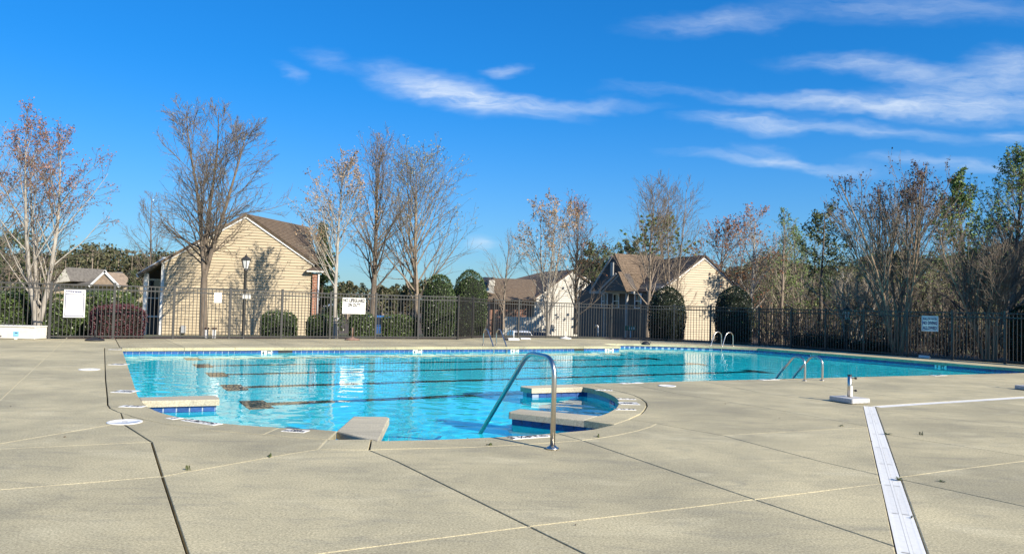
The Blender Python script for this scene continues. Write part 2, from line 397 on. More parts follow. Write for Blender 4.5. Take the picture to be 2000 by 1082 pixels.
JOINTS = [('d', .008, [(233.5, 677.6), (204, 678.3), (206, 740), (209.6, 775.5), (210.3, 790.3), (214.8, 797), (229.6, 803.6), (259, 813), (281, 819), (327, 828), (374.5, 835.4), (414.4, 840.5), (479.4, 845.7), (540, 850.5), (605, 855.7), (640, 858.2)]),
          ('l', .008, [(546, 834.5), (513, 848.6)]),
          ('l', .010, [(657, 841.4), (640, 858.2), (622, 877)]), ('l', .004, [(622, 877), (720.7, 878.4)]), ('l', .004, [(640, 858.2), (726, 857.6)]), ('d', .010, [(726, 857.6), (720.7, 878.4)]),
          ('d', .008, [(720.7, 878.4), (774, 900), (1145, 1082), 25]),
          ('l', .0025, [25, (0, 956), (317, 930), (366, 921), (562, 886.5), (622, 877)]),
          ('l', .004, [25, (0, 866), (214.5, 829.7), (244, 824)]),
          ('d', .009, [(236, 803), (244, 829.5), (296, 862.7), (317, 930), (367, 1082), 25]),
          ('l', .002, [25, (0, 876.5), (296, 862.7)]),
          ('l', .006, [25, (0, 781.5), (125, 666), (131, 659)]),
          ('d', .010, [(219, 651), (226, 663.5), (233.5, 677.6), (238, 679.5)])]
for a, b in (((325, 663.7), (361, 679.2)), ((410, 664), (459.4, 678.8)), ((504, 664), (557, 678.5)), ((600, 663.6), (665, 678)), ((690, 663.6), (773, 677.7)), ((785, 663.8), (873, 677.3)), ((868, 664), (968, 677))):
    JOINTS.append(('d', .004, [2, a, b]))
JOINTS += [('d', .004, [2, (925, 662), (1057, 676.6)]), ('d', .004, [2, (990, 661), (1140, 676.3)])]
for px in ((1330, 673.7), (1480, 679.8), (1610, 689.8), (1735, 699.5), (1870, 710)):
    JOINTS.append(('d', .004, [px, 'u']))
JOINTS += [('l', .007, [(720.7, 878.4), (767, 876.5), (920, 873), (1036, 867), (1089, 863), (1137, 859.5), (1168.5, 855.5), (1203, 850), (1245, 841), (1272.6, 832.6), (1283.7, 827)]),
           ('d', .008, [(1087, 845.2), (1137, 859.5), (1200, 881), (1474, 974.8), (1762, 1071)]),
           ('d', .010, [(1226.8, 819.2), (1251.8, 807.7), (1258.7, 800.7), (1263.5, 792.4), (1261.5, 785.5), (1253, 778.5), (1237.9, 771.6), (1210, 764), (1161.6, 753.6), (1116, 749.9)]),
           ('l', .008, [(1200.4, 828.5), (1226.8, 819.2)]),
           ('d', .007, [(1178, 811.5), (1226.8, 819.2), (1283.7, 827), (1360, 841), (1412, 850), (1600, 900), (1730, 930)]),
           ('d', .008, [(1752, 934), (2000, 988), 40]), ('l', .004, [(1745, 933), (1856, 918), (2000, 900), 40]),
           ('d', .007, [(1700, 798), (2000, 835.5), 40]), ('d', .007, [(1720, 846.6), (2000, 890), 40]),
           ('l', .004, [25, (617.5, 1081.5), (1048, 1025.5), (1300, 996), (1474, 974.8), (1722, 944)]),
           ('l', .002, [(1412, 850), (1706, 833.5)]),
           ('d', .005, [(1219, 746.7), (1321, 768), (1500, 797), (1706, 834)]), ('d', .007, [(1312, 756), (1336, 770.8)]),
           ('d', .006, [(1522, 738.5), (1667.6, 763), (1760, 777), (1846, 787.2)]), ('d', .006, [(1832, 784), (1937, 796.4), (2000, 803), 40]),
           ('d', .006, [(1366, 742.5), (1480, 765.7), (1501, 768.5), (1704, 798.5)])]

v2, e2, ekind = [], [], []
def addp(p):
    p = (float(p[0]), float(p[1]))
    for i, q in enumerate(v2):
        if abs(q[0] - p[0]) + abs(q[1] - p[1]) < 1e-4: return i
    v2.append(p); return len(v2) - 1
def addline(P, kind, closed=False):
    ids = [addp(p) for p in P]
    if closed: ids.append(ids[0])
    for a, b in zip(ids[:-1], ids[1:]):
        if a != b: e2.append((a, b)); ekind.append(kind)
pool_out = [G(*p)[:2] for p in POOL_PX]
# the curved stretches are smoothed, the straight ones left alone
def smooth_range(P, a, b, n=4):
    mid = [q[:2] for q in bez([np.array([*p, 0]) for p in P[a:b + 1]], n)]
    return P[:a] + mid + P[b + 1:]
pool_out = smooth_range(pool_out, 35, 44); pool_out = smooth_range(pool_out, 23, 32); pool_out = smooth_range(pool_out, 11, 20, 5); pool_out = smooth_range(pool_out, 2, 7, 5)
addline(deck_poly, ('out', 0), True)
addline(pool_out, ('pool', 0), True)
wings = {k: [G(*p)[:2] for p in P] for k, P in WINGS_PX.items()}
for k, P in wings.items():
    addline(P, ('pool', 0)); addline([P[0], P[-1]], ('d', .006))
# drain channels
DW = .175
dp0 = G(1697.5, 793)[:2]; dp1 = G(1781.5, 1082)[:2]; dd = (dp1 - dp0) / np.linalg.norm(dp1 - dp0); dnn = np.array([-dd[1], dd[0]])
DL1 = 14.0; DRAIN1 = [dp0 - dnn * DW / 2, dp0 + dnn * DW / 2, dp0 + dd * DL1 + dnn * DW / 2, dp0 + dd * DL1 - dnn * DW / 2]
dq1 = G(2000, 775.4)[:2]; ds = dp0 + dnn * (DW / 2 + .004); de = (dq1 - ds) / np.linalg.norm(dq1 - ds); den = np.array([-de[1], de[0]]); DL2 = 13.0
DRAIN2 = [ds - den * DW / 2, ds + de * DL2 - den * DW / 2, ds + de * DL2 + den * DW / 2, ds + den * DW / 2]
addline(DRAIN1, ('dr', .004), True); addline(DRAIN2, ('dr', .004), True)
def world_line(L):
    P = []; pre = post = None
    for i, q in enumerate(L):
        if isinstance(q, (int, float)):
            if i == 0: pre = q
            else: post = q
        elif q == 'u': P.append(P[-1] + U[:2] * 5.0)
        else: P.append(G(*q)[:2])
    if pre: d = P[0] - P[1]; P.insert(0, P[0] + d / np.linalg.norm(d) * pre * 1.6)
    if post: d = P[-1] - P[-2]; P.append(P[-1] + d / np.linalg.norm(d) * post * 1.6)
    return P
seal_lines = []
for t, wd, L in JOINTS:
    P = world_line(L)
    addline(P, (t, wd))
    if t == 'l': seal_lines.append((P, wd))
ov, oe, of, _, ooe, _ = geometry.delaunay_2d_cdt([Vector(p) for p in v2], e2, [], 0, 1e-5, True)
ov = np.array([list(p)[:2] for p in ov]); of = [tuple(f) for f in of]
rank = {'out': 5, 'pool': 4, 'dr': 3, 'd': 2, 'l': 1}
ek = {}
for e, src in zip(oe, ooe):
    ks = [ekind[i] for i in src if i < len(ekind)]
    if ks: ek[frozenset(e)] = max(ks, key=lambda q: rank[q[0]])
adj = {}
for fi, f in enumerate(of):
    for i in range(3): adj.setdefault(frozenset((f[i], f[(i + 1) % 3])), []).append(fi)
cell = [-1] * len(of); nc = 0
for s0 in range(len(of)):
    if cell[s0] >= 0: continue
    st = [s0]; cell[s0] = nc
    while st:
        q = st.pop(); f = of[q]
        for i in range(3):
            e = frozenset((f[i], f[(i + 1) % 3]))
            if e in ek: continue
            for r in adj[e]:
                if cell[r] < 0: cell[r] = nc; st.append(r)
    nc += 1
def inside(p, poly):
    x, y = p; c = False; n = len(poly)
    for i in range(n):
        x1, y1 = poly[i]; x2, y2 = poly[(i + 1) % n]
        if (y1 > y) != (y2 > y) and x < (x2 - x1) * (y - y1) / (y2 - y1) + x1: c = not c
    return c
cells = {}
for fi, c in enumerate(cell): cells.setdefault(c, []).append(fi)
def cell_class(tris):
    f = max((of[t] for t in tris), key=lambda f: abs(np.cross(ov[f[1]] - ov[f[0]], ov[f[2]] - ov[f[0]])))
    p = ov[list(f)].mean(0)
    if not inside(p, deck_poly): return 'outside'
    for k, P in wings.items():
        if inside(p, P): return k
    if inside(p, pool_out): return 'pool'
    if inside(p, DRAIN1) or inside(p, DRAIN2): return 'drain'
    return 'slab'
def loops_of(tris):
    nxt = {}; tset = set(tris)
    for t in tris:
        f = of[t]
        if np.cross(ov[f[1]] - ov[f[0]], ov[f[2]] - ov[f[0]]) < 0: f = f[::-1]
        for i in range(3):
            a, b = f[i], f[(i + 1) % 3]
            if not all(r in tset for r in adj[frozenset((a, b))]) or len(adj[frozenset((a, b))]) == 1: nxt.setdefault(a, []).append(b)
    loops = []
    while nxt:
        a0 = next(iter(nxt)); L = [a0]; a = a0
        while True:
            bs = nxt[a]; b = bs.pop()
            if not bs: del nxt[a]
            if b == a0: break
            L.append(b); a = b
        loops.append(L)
    return loops
def slab_mesh(tris, name, m, thick=.085, nose=.007, z0=0.0):
    """one concrete slab: joints open at its sides, rounded arris"""
    mb = MB(); pos = {}
    for L in loops_of(tris):
        n = len(L); rows = []
        offs = [ek.get(frozenset((L[i], L[(i + 1) % n])), ('l', 0.0)) for i in range(n)]
        def ring(extra):
            out = []
            for i in range(n):
                a, b, c = ov[L[i - 1]], ov[L[i]], ov[L[(i + 1) % n]]
                o1, o2 = offs[i - 1][1] + extra, offs[i][1] + extra
                d1 = (b - a) / (np.linalg.norm(b - a) + 1e-12); d2 = (c - b) / (np.linalg.norm(c - b) + 1e-12)
                n1, n2 = np.array([-d1[1], d1[0]]), np.array([-d2[1], d2[0]])
                den_ = 1 + n1 @ n2
                if den_ < .25: p = b + (n1 * o1 + n2 * o2) * .7
                elif abs(o1 - o2) < 1e-9: p = b + (n1 + n2) / den_ * o1
                else:
                    cr = d1[0] * d2[1] - d1[1] * d2[0]
                    if abs(cr) < .05: p = b + n1 * (o1 + o2) / 2
                    else:
                        p1, p2 = b + n1 * o1, b + n2 * o2; t = ((p2 - p1)[0] * d2[1] - (p2 - p1)[1] * d2[0]) / cr; p = p1 + d1 * t
                        if np.linalg.norm(p - b) > 4 * max(o1, o2): p = b + (n1 * o1 + n2 * o2) * .7
                out.append(p)
            return out
        r0, r1, r2 = ring(0), ring(nose * .3), ring(nose)
        k = len(mb.v)
        for i in range(n): pos.setdefault(L[i], k + 3 * n + i)
        lv = [(r0, -thick), (r0, -nose), (r1, -nose * .3), (r2, 0)]
        vs = [(p[0], p[1], z + z0) for r, z in lv for p in r]
        fs = [(j * n + i, j * n + (i + 1) % n, (j + 1) * n + (i + 1) % n, (j + 1) * n + i) for j in range(3) for i in range(n)]
        mb.add(vs, fs)
        mb.add([(p[0], p[1], -thick + z0) for p in r0], [tuple(range(n - 1, -1, -1))])
    inner = [v for t in tris for v in of[t] if v not in pos]
    for v in set(inner): mb.v.append((ov[v][0], ov[v][1], z0)); pos[v] = len(mb.v) - 1
    for t in tris:
        f = of[t]
        if np.cross(ov[f[1]] - ov[f[0]], ov[f[2]] - ov[f[0]]) < 0: f = f[::-1]
        mb.f.append(tuple(pos[i] for i in f)); mb.sm.append(False); mb.mi.append(0)
    return mb.mesh(name, m)

# ------------------------------------------------------------------ deck of separate slabs
deck = thing('pool_deck', None, None); tag(deck, kind='structure')
pool_tris = []; bedt = []
WINGLAB = {'u': 'far short concrete wing wall on the right of the bay, front sunlit', 'l': 'near concrete wing wall behind the big handrail, front face in shade',
           'm': 'flat concrete slab jutting into the pool left of the handrail', 'n': 'concrete wing wall at the left pool edge over bright blue tiles'}
wing_obj = {}
for c, tris in cells.items():
    k = cell_class(tris)
    if k == 'outside': continue
    if k == 'pool': pool_tris += tris; continue
    if k in wings:
        t = thing('wing_wall', WINGLAB[k], 'wing wall', (0, 0, 0), 'wing walls jutting into the pool'); wing_obj[k] = t
        link('cap_slab', slab_mesh(tris, 'cap_slab', M_FASC, .088, .016), t); continue
    bedt += tris
    if k == 'drain': continue
    link('deck_slab', slab_mesh(tris, 'deck_slab', M_DECK), deck)
vid = {}
bv, bf = [], []
for t in bedt:
    f = of[t]
    if np.cross(ov[f[1]] - ov[f[0]], ov[f[2]] - ov[f[0]]) < 0: f = f[::-1]
    q = []
    for i in f:
        if i not in vid: vid[i] = len(bv); bv.append((ov[i][0], ov[i][1], -.045))
        q.append(vid[i])
    bf.append(q)
link('joint_bed', np_mesh('joint_bed', bv, bf, M_DARKJ), deck)
def ribbon(P, hw, z):
    """flat strip along a line"""
    vs, fs = [], []
    for i, p in enumerate(P):
        a = P[max(i - 1, 0)]; c = P[min(i + 1, len(P) - 1)]; t = (c - a) / (np.linalg.norm(c - a) + 1e-9); nn = np.array([-t[1], t[0]]) * hw
        vs += [(*(p - nn), z), (*(p + nn), z)]
        if i: fs.append((2 * i - 2, 2 * i, 2 * i + 1, 2 * i - 1))
    return vs, fs
sb = MB()
for P, wd in seal_lines:
    vs, fs = ribbon(P, wd + .008, -.004); sb.add(vs, fs)
sb.build('joint_sealant', M_SEAL, deck)

# ------------------------------------------------------------------ pool: walls, tiles, floor, lane lines, water
pool_loop = max(loops_of(pool_tris), key=len)
PL = [ov[i] for i in pool_loop]                         # counter-clockwise: pool on the left
def offset_loop(P, d):
    out = []; n = len(P)
    for i in range(n):
        a, b, c = P[i - 1], P[i], P[(i + 1) % n]; d1 = (b - a) / np.linalg.norm(b - a); d2 = (c - b) / np.linalg.norm(c - b)
        n1, n2 = np.array([d1[1], -d1[0]]), np.array([d2[1], -d2[0]])
        out.append(b + (n1 + n2) / max(.35, 1 + n1 @ n2) * d)
    return out
WL = offset_loop(PL, .05)
pool = thing('pool_wall', None, None); tag(pool, kind='structure')
n = len(WL); mb = MB()
vs = [(*p, -.083) for p in WL] + [(*p, -.242) for p in WL]
mb.add(vs, [(i, i + n, (i + 1) % n + n, (i + 1) % n) for i in range(n)]); grout = mb.build('grout_band', M_GROUT, pool)
mb = MB(); vs = [(*p, -.242) for p in WL] + [(*p, ZF - .01) for p in WL]
mb.add(vs, [(i, i + n, (i + 1) % n + n, (i + 1) % n) for i in range(n)]); wall = mb.build('plaster_wall', M_PLAST, pool)
TILE = .1525
tm = MB().box((0, 0, 0), (.1487, .008, .149), bev=.002).mesh('waterline_tile', M_TILE)
cand = []
for i in range(n):
    a, b = WL[i], WL[(i + 1) % n]; ln = np.linalg.norm(b - a)
    if ln < .10: continue
    k = max(1, int(ln / TILE + .02)); pitch = ln / k if abs(ln / k - TILE) < .02 else TILE
    d = (b - a) / ln; nn = np.array([-d[1], d[0]])
    for j in range(k):
        c = a + d * (j + .5) * pitch if k > 1 or ln > .14 else (a + b) / 2
        vis = nn @ (-c) > 0
        sz = abs(d @ np.array([c[1], -c[0]])) / (c @ c) * F * .15 * vis * (c[1] > 3)
        cand.append((sz, c, d, nn, min(1, ln / .15)))
cand.sort(key=lambda q: -q[0])
rest = MB()
for q, (sz, c, d, nn, sc) in enumerate(cand):
    if q < 290 and sz > 6.5:
        o = link('waterline_tile', tm, pool); o.location = (*(c + nn * .004), -.162); o.rotation_euler = (0, 0, math.atan2(d[1], d[0])); o.scale = (sc, 1, 1)
    else: rest.box((*(c + nn * .004), -.162), (.1487 * sc, .008, .149), (*d, 0))
ro = rest.build('waterline_tiles', M_TILE, pool); ro['kind'] = 'stuff'
# skimmer mouths and depth plaques in the tile band
def wall_plate(name, px0, px1, py, m, h, parent, zc=-.155, proud=.012):
    p = G(px0, py, zc)[:2]; q = G(px1, py, zc)[:2]
    best = None
    for i in range(n):
        a, b = WL[i], WL[(i + 1) % n]; d = b - a; L2 = d @ d; r = (p + q) / 2; t = min(1, max(0, (r - a) @ d / L2)); dist = np.linalg.norm(a + d * t - r)
        if best is None or dist < best[0]: best = (dist, a, d / math.sqrt(L2), a + d * t)
    _, a, d, c = best
    dr_ = ray((px0 + px1) / 2, py)[:2]; nn = np.array([-d[1], d[0]])
    # where the sight line meets the wall
    t = (nn @ a) / (nn @ dr_); c = dr_ * t
    wd = abs(px1 - px0) / F * c[1] / max(.15, abs(d @ np.array([1, -c[0] / c[1]])))
    o = MB().box((0, 0, 0), (wd, .016, h)).build(name, m, parent); o.location = (*(c + nn * proud), zc); ang = math.atan2(d[1], d[0]); o.rotation_euler = (0, 0, ang)
    return o, wd
for a, b, y in ((543.7, 571, 686.5), (1121.5, 1140, 685)): wall_plate('skimmer_mouth', a, b, y, M_BLACK, .10, pool, -.135, .008)
for i, (a, b, y) in enumerate(((510, 531.5, 688), (806, 824, 686), (997, 1012.5, 685.5), (1181, 1198, 684.5), (1583, 1598, 694.5), (1826, 1849, 715))):
    o, wd = wall_plate('depth_plaque', a, b, y, M_WHITE, .12, pool)
    tx = link('lettering', text_mesh('4  FT' if i < 4 else '5  FT', .12, M_INK, bold=.004), o); place(tx, (0, .0092, 0), (-1, 0, 0), (0, 0, 1))
    tx.scale = (1, 1, 1)
# floor
xs = [p[0] for p in WL]; ys = [p[1] for p in WL]; x0, x1, y0, y1 = min(xs) - 1, max(xs) + 1, min(ys) - 1, max(ys) + 1
fl = link('pool_floor', np_mesh('pool_floor', [(x0, y0, ZF), (x1, y0, ZF), (x1, y1, ZF), (x0, y1, ZF)], [(0, 1, 2, 3)], M_PLAST)); fl['kind'] = 'structure'
LANES = [(376, 700.8), (397, 714.4), (424, 731.6), (457, 756.4), (500, 790)]
recv = [grout, wall, fl, ro]
for a in LANES:
    p = FLOOR(*a); L = 16.6 - 2.6
    lane = MB(); c = p + U * L / 2; lane.box((c[0], c[1], ZF + .004), (L, .30, .006), U)
    for e in (0, L): q = p + U * e; lane.box((q[0], q[1], ZF + .0045), (.40, 1.0, .007), U)
    o = lane.build('lane_line', M_LANE, fl); recv.append(o)
# steps in the rounded bay
bay = np.array([0.35, 0.35])
for k, (r, z) in enumerate(((.55, -.45), (.95, -.75))):
    P = [G(*p)[:2] for p in POOL_PX[22:33]]; Q = offset_loop(P, 0)
    ins = [];  cen = G(900, 800)[:2]
    for p in P: ins.append(p + (cen - p) / np.linalg.norm(cen - p) * r)
    poly = [(*p, z) for p in P] ; inn = [(*p, z) for p in ins]
    m2 = MB(); nP = len(P)
    m2.add(poly + inn + [(x, y, ZF) for x, y, _ in inn], [(i, i + 1, nP + i + 1, nP + i) for i in range(nP - 1)] + [(nP + i, nP + i + 1, 2 * nP + i + 1, 2 * nP + i) for i in range(nP - 1)])
    o = m2.build('entry_step', M_PLAST, fl); recv.append(o)
for o in recv + [o for o in COL.objects if o.name.startswith(('waterline_tile', 'depth_plaque', 'skimmer_mouth'))]:
    o.cycles.is_caustics_receiver = True
# water: a rippled sheet cut to the pool
wm = bpy.data.materials.new('pool_water'); wm.use_nodes = True
b = wm.node_tree.nodes['Principled BSDF']; b.inputs['Base Color'].default_value = (.11, .95, 1.0, 1); b.inputs['Roughness'].default_value = 0; b.inputs['IOR'].default_value = 1.333; b.inputs['Transmission Weight'].default_value = 1
gx = np.arange(x0, x1, .055)
yy = [y0 + .5]
while yy[-1] < y1: yy.append(yy[-1] + .038 * (yy[-1] / 9) ** .7)
gy = np.array(yy)
X, Y = np.meshgrid(gx, gy); Z = np.zeros_like(X)
r2 = np.random.default_rng(3)
for k in range(70):
    lam = .13 * (.75 / .13) ** r2.uniform() ; th = r2.normal(1.35, .8); kk = 2 * math.pi / lam; sl_ = .0048 * (lam / .3) ** -.25
    Z += sl_ / kk * np.sin(kk * (X * math.cos(th) + Y * math.sin(th)) + r2.uniform(0, 6.28))
amp = .55 + .55 * np.sin(X * .55 + Y * .3 + 1) ** 2 * np.cos(Y * .35 - X * .2) ** 2 + .25 * np.exp(-((X + .5) ** 2 + (Y - 9.5) ** 2) / 6)
Z = Z * amp
Vw = np.stack([X, Y, Z + ZW], -1).reshape(-1, 3)
idx = np.arange(X.size).reshape(X.shape)
Q = np.stack([idx[:-1, :-1], idx[:-1, 1:], idx[1:, 1:], idx[1:, :-1]], -1).reshape(-1, 4)
cc = Vw[Q].mean(1)[:, :2]; WLo = offset_loop(PL, .12)
ins = np.zeros(len(cc), bool); nW = len(WLo)
for i in range(nW):
    xa, ya = WLo[i]; xb, yb = WLo[(i + 1) % nW]
    if ya == yb: continue
    hit = ((ya > cc[:, 1]) != (yb > cc[:, 1])) & (cc[:, 0] < (xb - xa) * (cc[:, 1] - ya) / (yb - ya) + xa); ins ^= hit
Q = Q[ins]; used = np.unique(Q); rem = np.full(len(Vw), -1); rem[used] = np.arange(len(used))
wo_ = link('pool_water', np_mesh('pool_water', Vw[used], rem[Q], wm, True)); wo_['kind'] = 'structure'
wo_.cycles.is_caustics_caster = True
# cores of the wing walls under their caps come from the pool wall itself

# ------------------------------------------------------------------ ground outside the fence
M_GRASS = mat('lawn', (.10, .12, .045), .95, 0, 1.4, .5, 60, col2=(.16, .14, .07))
M_MULCH = mat('pine_bark_mulch', (.095, .055, .035), .95, 0, 14, .8, 60, col2=(.03, .02, .014))
M_LITTER = mat('leaf_litter', (.13, .085, .05), .95, 0, 3.5, .8, 40, col2=(.05, .036, .024))
fl2 = np.array(fline)
def fence_dist(x, y):
    a, b = fl2[:-1], fl2[1:]; d = b - a; p = np.array([x, y]); t = np.clip(((p - a) * d).sum(1) / (d * d).sum(1), 0, 1)
    return np.sqrt((((a + d * t[:, None]) - p) ** 2).sum(1)).min()
def gz(x, y):
    s = fence_dist(x, y); q = min(1, max(0, (s - 1.5) / 14)); q = q * q * (3 - 2 * q)
    r = min(1, max(0, (s - 13) / 20)); return -.06 - .42 * q - 1.75 * r * r * (3 - 2 * r)
gv, ge = [], []
def gp(p): gv.append((float(p[0]), float(p[1]))); return len(gv) - 1
ids = [gp(p) for p in [np.array(q) for q in deck_poly]]
for a, b in zip(ids, ids[1:] + ids[:1]): ge.append((a, b))
BIGP = [(-700, -200), (700, -200), (700, 1200), (-700, 1200)]
ids = [gp(p) for p in BIGP]
for a, b in zip(ids, ids[1:] + ids[:1]): ge.append((a, b))
for x in np.arange(-44, 46, 2.2):
    for y in np.arange(0, 84, 2.2):
        if not inside((x, y), deck_poly): gp((x + (y % 3) * .2, y))
for x in np.arange(-400, 401, 60):
    for y in np.arange(90, 900, 60): gp((x, y))
for d_ in (.5, 1.0, 1.6, 3.0):
    for p in outset(fline, .22 + d_): gp(p)
cv, ce, cf, *_r = geometry.delaunay_2d_cdt([Vector(p) for p in gv], ge, [], 0, 1e-4, False)
fs = []
for f in cf:
    c = sum((Vector(cv[i]) for i in f), Vector((0, 0))) / 3
    if not inside((c.x, c.y), deck_poly): fs.append(tuple(f))
vz = [(p[0], p[1], gz(p[0], p[1]) if abs(p[0]) < 60 and p[1] < 90 else -2.23) for p in cv]
gm = np_mesh('ground', vz, fs, M_GRASS, True)
gm.materials.append(M_MULCH); gm.materials.append(M_LITTER)
mi = []
for f in fs:
    c = np.mean([cv[i] for i in f], 0); s = fence_dist(*c)
    mi.append(2 if (c[0] > 9.5 and c[1] < 80) or c[1] > 90 else (1 if s < 2.6 or (c[0] > 4 and s < 6) else 0))
gm.polygons.foreach_set('material_index', mi)
link('ground', gm)['kind'] = 'structure'

# ------------------------------------------------------------------ the fence
post_me = MB().box((0, 0, .5), (.072, .072, 1.0)).mesh('post', M_FENCE)
cap_me = MB().box((0, 0, .008), (.084, .084, .020), bev=.006).mesh('post_cap', M_FENCE)
pick_me = MB().box((0, 0, .5), (.020, .020, 1.0)).mesh('picket', M_FENCE)
def fence(i0, i1, label):
    t = thing('picket_fence', label, 'fence', (*FP[i0][0], 0), 'metal picket fence runs round the pool deck')
    org = np.array([*FP[i0][0], 0])
    for i in range(i0, i1 + 1):
        p, h = FP[i]
        if i < i1 or i1 == len(FP) - 1:
            o = link('post', post_me, t, Vector((*p, -.05)) - Vector(org)); o.scale = (1, 1, h + .10)
            d = (FP[min(i + 1, len(FP) - 1)][0] - FP[max(i - 1, 0)][0]); o.rotation_euler = (0, 0, math.atan2(d[1], d[0]))
            c = link('post_cap', cap_me, o); c.location = (0, 0, 1.0); c.scale = (1, 1, 1 / (h + .1))
    for i in range(i0, i1):
        (p, h), (q, g) = FP[i], FP[i + 1]; d = q - p; ln = np.linalg.norm(d); d = d / ln; ang = math.atan2(d[1], d[0])
        for z0, z1 in ((h - .016, g - .016), (h - .155, g - .155), (.085, .085)):
            a = np.array([*(p + d * .03), z0]); b = np.array([*(q - d * .03), z1]); c = (a + b) / 2
            MB(org).box(c, (np.linalg.norm(b - a), .032, .038), b - a).build('rail', M_FENCE, t)
        k = max(3, round(ln / .117))
        for j in range(1, k):
            c = p + d * ln * j / k; hh = h + (g - h) * j / k
            o = link('picket', pick_me, t, Vector((*c, .05)) - Vector(org)); o.scale = (1, 1, hh - .075); o.rotation_euler = (0, 0, ang)
    return t
fence(0, NL, 'long straight dark metal picket fence run on the left, carrying the pool rules sign')
fence(NL, 17 + 1, 'short angled picket fence run beside the two rounded hollies')
fence(18, 24, 'grey picket fence run at the far middle, in front of the brown roofed houses')
fence(24, len(FP) - 1, 'black picket fence run on the right, carrying the no diving sign')

# ------------------------------------------------------------------ signs
def sign_board(name, label, corners, Y, m_edge=None, lines=(), border=None, group=None, cat='sign', mtext=None, ang=None, thick=.012, panel=None, border2=None):
    """corners: pixel left, top, right, bottom of the board; it hangs upright at depth Y"""
    l, t, r, b = corners; c = D((l + r) / 2, (t + b) / 2, Y); sc = Y / F; W_, H_ = (r - l) * sc, (b - t) * sc
    th = thing(name, label, cat, c, group)
    a = np.array([math.cos(ang or 0), math.sin(ang or 0), 0]); W_ = W_ / max(.5, abs(a[0] - a[1] * c[0] / c[1])); nrm = np.array([a[1], -a[0], 0])
    bd = MB().box((0, 0, 0), (W_, thick, H_), bev=.003).build('panel', panel or M_SIGNW, th); bd.rotation_euler = (0, 0, ang or 0)
    if border:
        ins, wd, bm = border; fb = MB()
        for (cx, cz, sx, sz) in ((0, H_ / 2 - ins, W_ - 2 * ins, wd), (0, -H_ / 2 + ins, W_ - 2 * ins, wd), (W_ / 2 - ins, 0, wd, H_ - 2 * ins + wd), (-W_ / 2 + ins, 0, wd, H_ - 2 * ins + wd)):
            fb.box((cx, -thick / 2 - .001, cz), (sx, .002, sz))
        if border2: fb.box((0, -thick / 2 - .001, H_ / 2 - border2), (W_ - 2 * ins, .002, wd))
        o = fb.build('border', bm, th); o.rotation_euler = (0, 0, ang or 0)
    for (txt, zf, size, wfrac, m, bold) in lines:
        me = text_mesh(txt, size * H_, m, bold=bold * H_)
        w0 = max(v.co.x for v in me.vertices) - min(v.co.x for v in me.vertices)
        k = wfrac * W_ / w0
        for v in me.vertices: v.co.x *= k
        o = link('lettering', me, th); place(o, nrm * (thick / 2 + .0015) + np.array([0, 0, zf * H_]), a, (0, 0, 1))
    return th, c
fang = math.atan2(U[1], U[0])
M_GREYT = mat('faded_grey_ink', (.42, .41, .40), .7, .1, 20)
M_PALET = mat('pale_grey_ink', (.36, .36, .36), .7, .1, 20)
def fence_depth(x):
    best = None; d = ray(x, 600)[:2]; d = d / d[1]
    for (p, h), (q, g) in zip(FP[:-1], FP[1:]):
        e = q - p; den = d[0] * e[1] - d[1] * e[0]
        if abs(den) < 1e-6: continue
        s = (p[0] * e[1] - p[1] * e[0]) / den; u_ = (p[0] * d[1] - p[1] * d[0]) / den
        u_ = (d[0] * p[1] - d[1] * p[0]) / (d[1] * e[0] - d[0] * e[1])
        if -.01 <= u_ <= 1.01 and s > 0: best = s if best is None else min(best, s)
    return best
rules_lines = [('POOL RULES', .425, .085, .62, M_BLUEINK, .005)]
for i in range(15): rules_lines.append((['ALL PERSONS USING THE POOL DO SO AT THEIR OWN RISK', 'NO LIFEGUARD ON DUTY', 'SHOWER BEFORE ENTERING THE POOL', 'NO GLASS IN THE POOL AREA', 'NO RUNNING OR DIVING'][i % 5], .345 - i * .052, .030, .62 + .12 * ((i * 7) % 3 - 1), M_PALET, .001))
sign_board('sign', 'tall white pool rules sign with thin navy border on the left fence', (124.5, 566, 166.5, 620), fence_depth(146) - .07, lines=rules_lines, border=(.045, .024, M_BLUEINK), border2=.14, ang=fang)
sign_board('sign', 'white sign reading NO LIFEGUARD ON DUTY on the left fence', (669, 582, 714, 613), fence_depth(691) - .07,
           lines=[('NO LIFEGUARD', .33, .30, .95, M_INK, .017), ('ON DUTY', .05, .30, .58, M_INK, .017), ('SWIM AT YOUR', -.20, .20, .70, M_GREYT, .011), ('OWN RISK', -.39, .20, .48, M_GREYT, .011)], ang=fang)
s_, c_ = sign_board('sign', 'small pinkish white sign with round prohibition symbol on the fence by the bare tree trunk', (418.5, 571.5, 433, 591.5), fence_depth(426) - .06,
                    lines=[('NO GLASS', -.18, .14, .7, mat('red_ink', (.5, .12, .12), .6, .1, 20), .002), ('ALLOWED', -.34, .14, .7, MATS['red_ink'], .002)], ang=fang)
H_ = 20 * c_[1] / F
def ring_sym(parent, R, m, org, a, bar=True):
    mb = MB(); k = 28
    for r0, r1 in ((R * .84, R),):
        vs = [(r * math.cos(2 * math.pi * i / k), r * math.sin(2 * math.pi * i / k), 0) for r in (r0, r1) for i in range(k)]
        mb.add(vs, [(i, (i + 1) % k, k + (i + 1) % k, k + i)[::-1] for i in range(k)])
    if bar: q = R * .62; mb.add([(-q - .1 * R, q - .1 * R, .0006), (-q + .1 * R, q + .1 * R, .0006), (q + .1 * R, -q + .1 * R, .0006), (q - .1 * R, -q - .1 * R, .0006)], [(3, 2, 1, 0)])
    o = mb.build('symbol', m, parent); place(o, org, a, (0, 0, 1)); return o
ring_sym(s_, H_ * .17, MATS['red_ink'], np.array([U[1], -U[0], 0]) * .009 + np.array([0, 0, H_ * .2]), U)
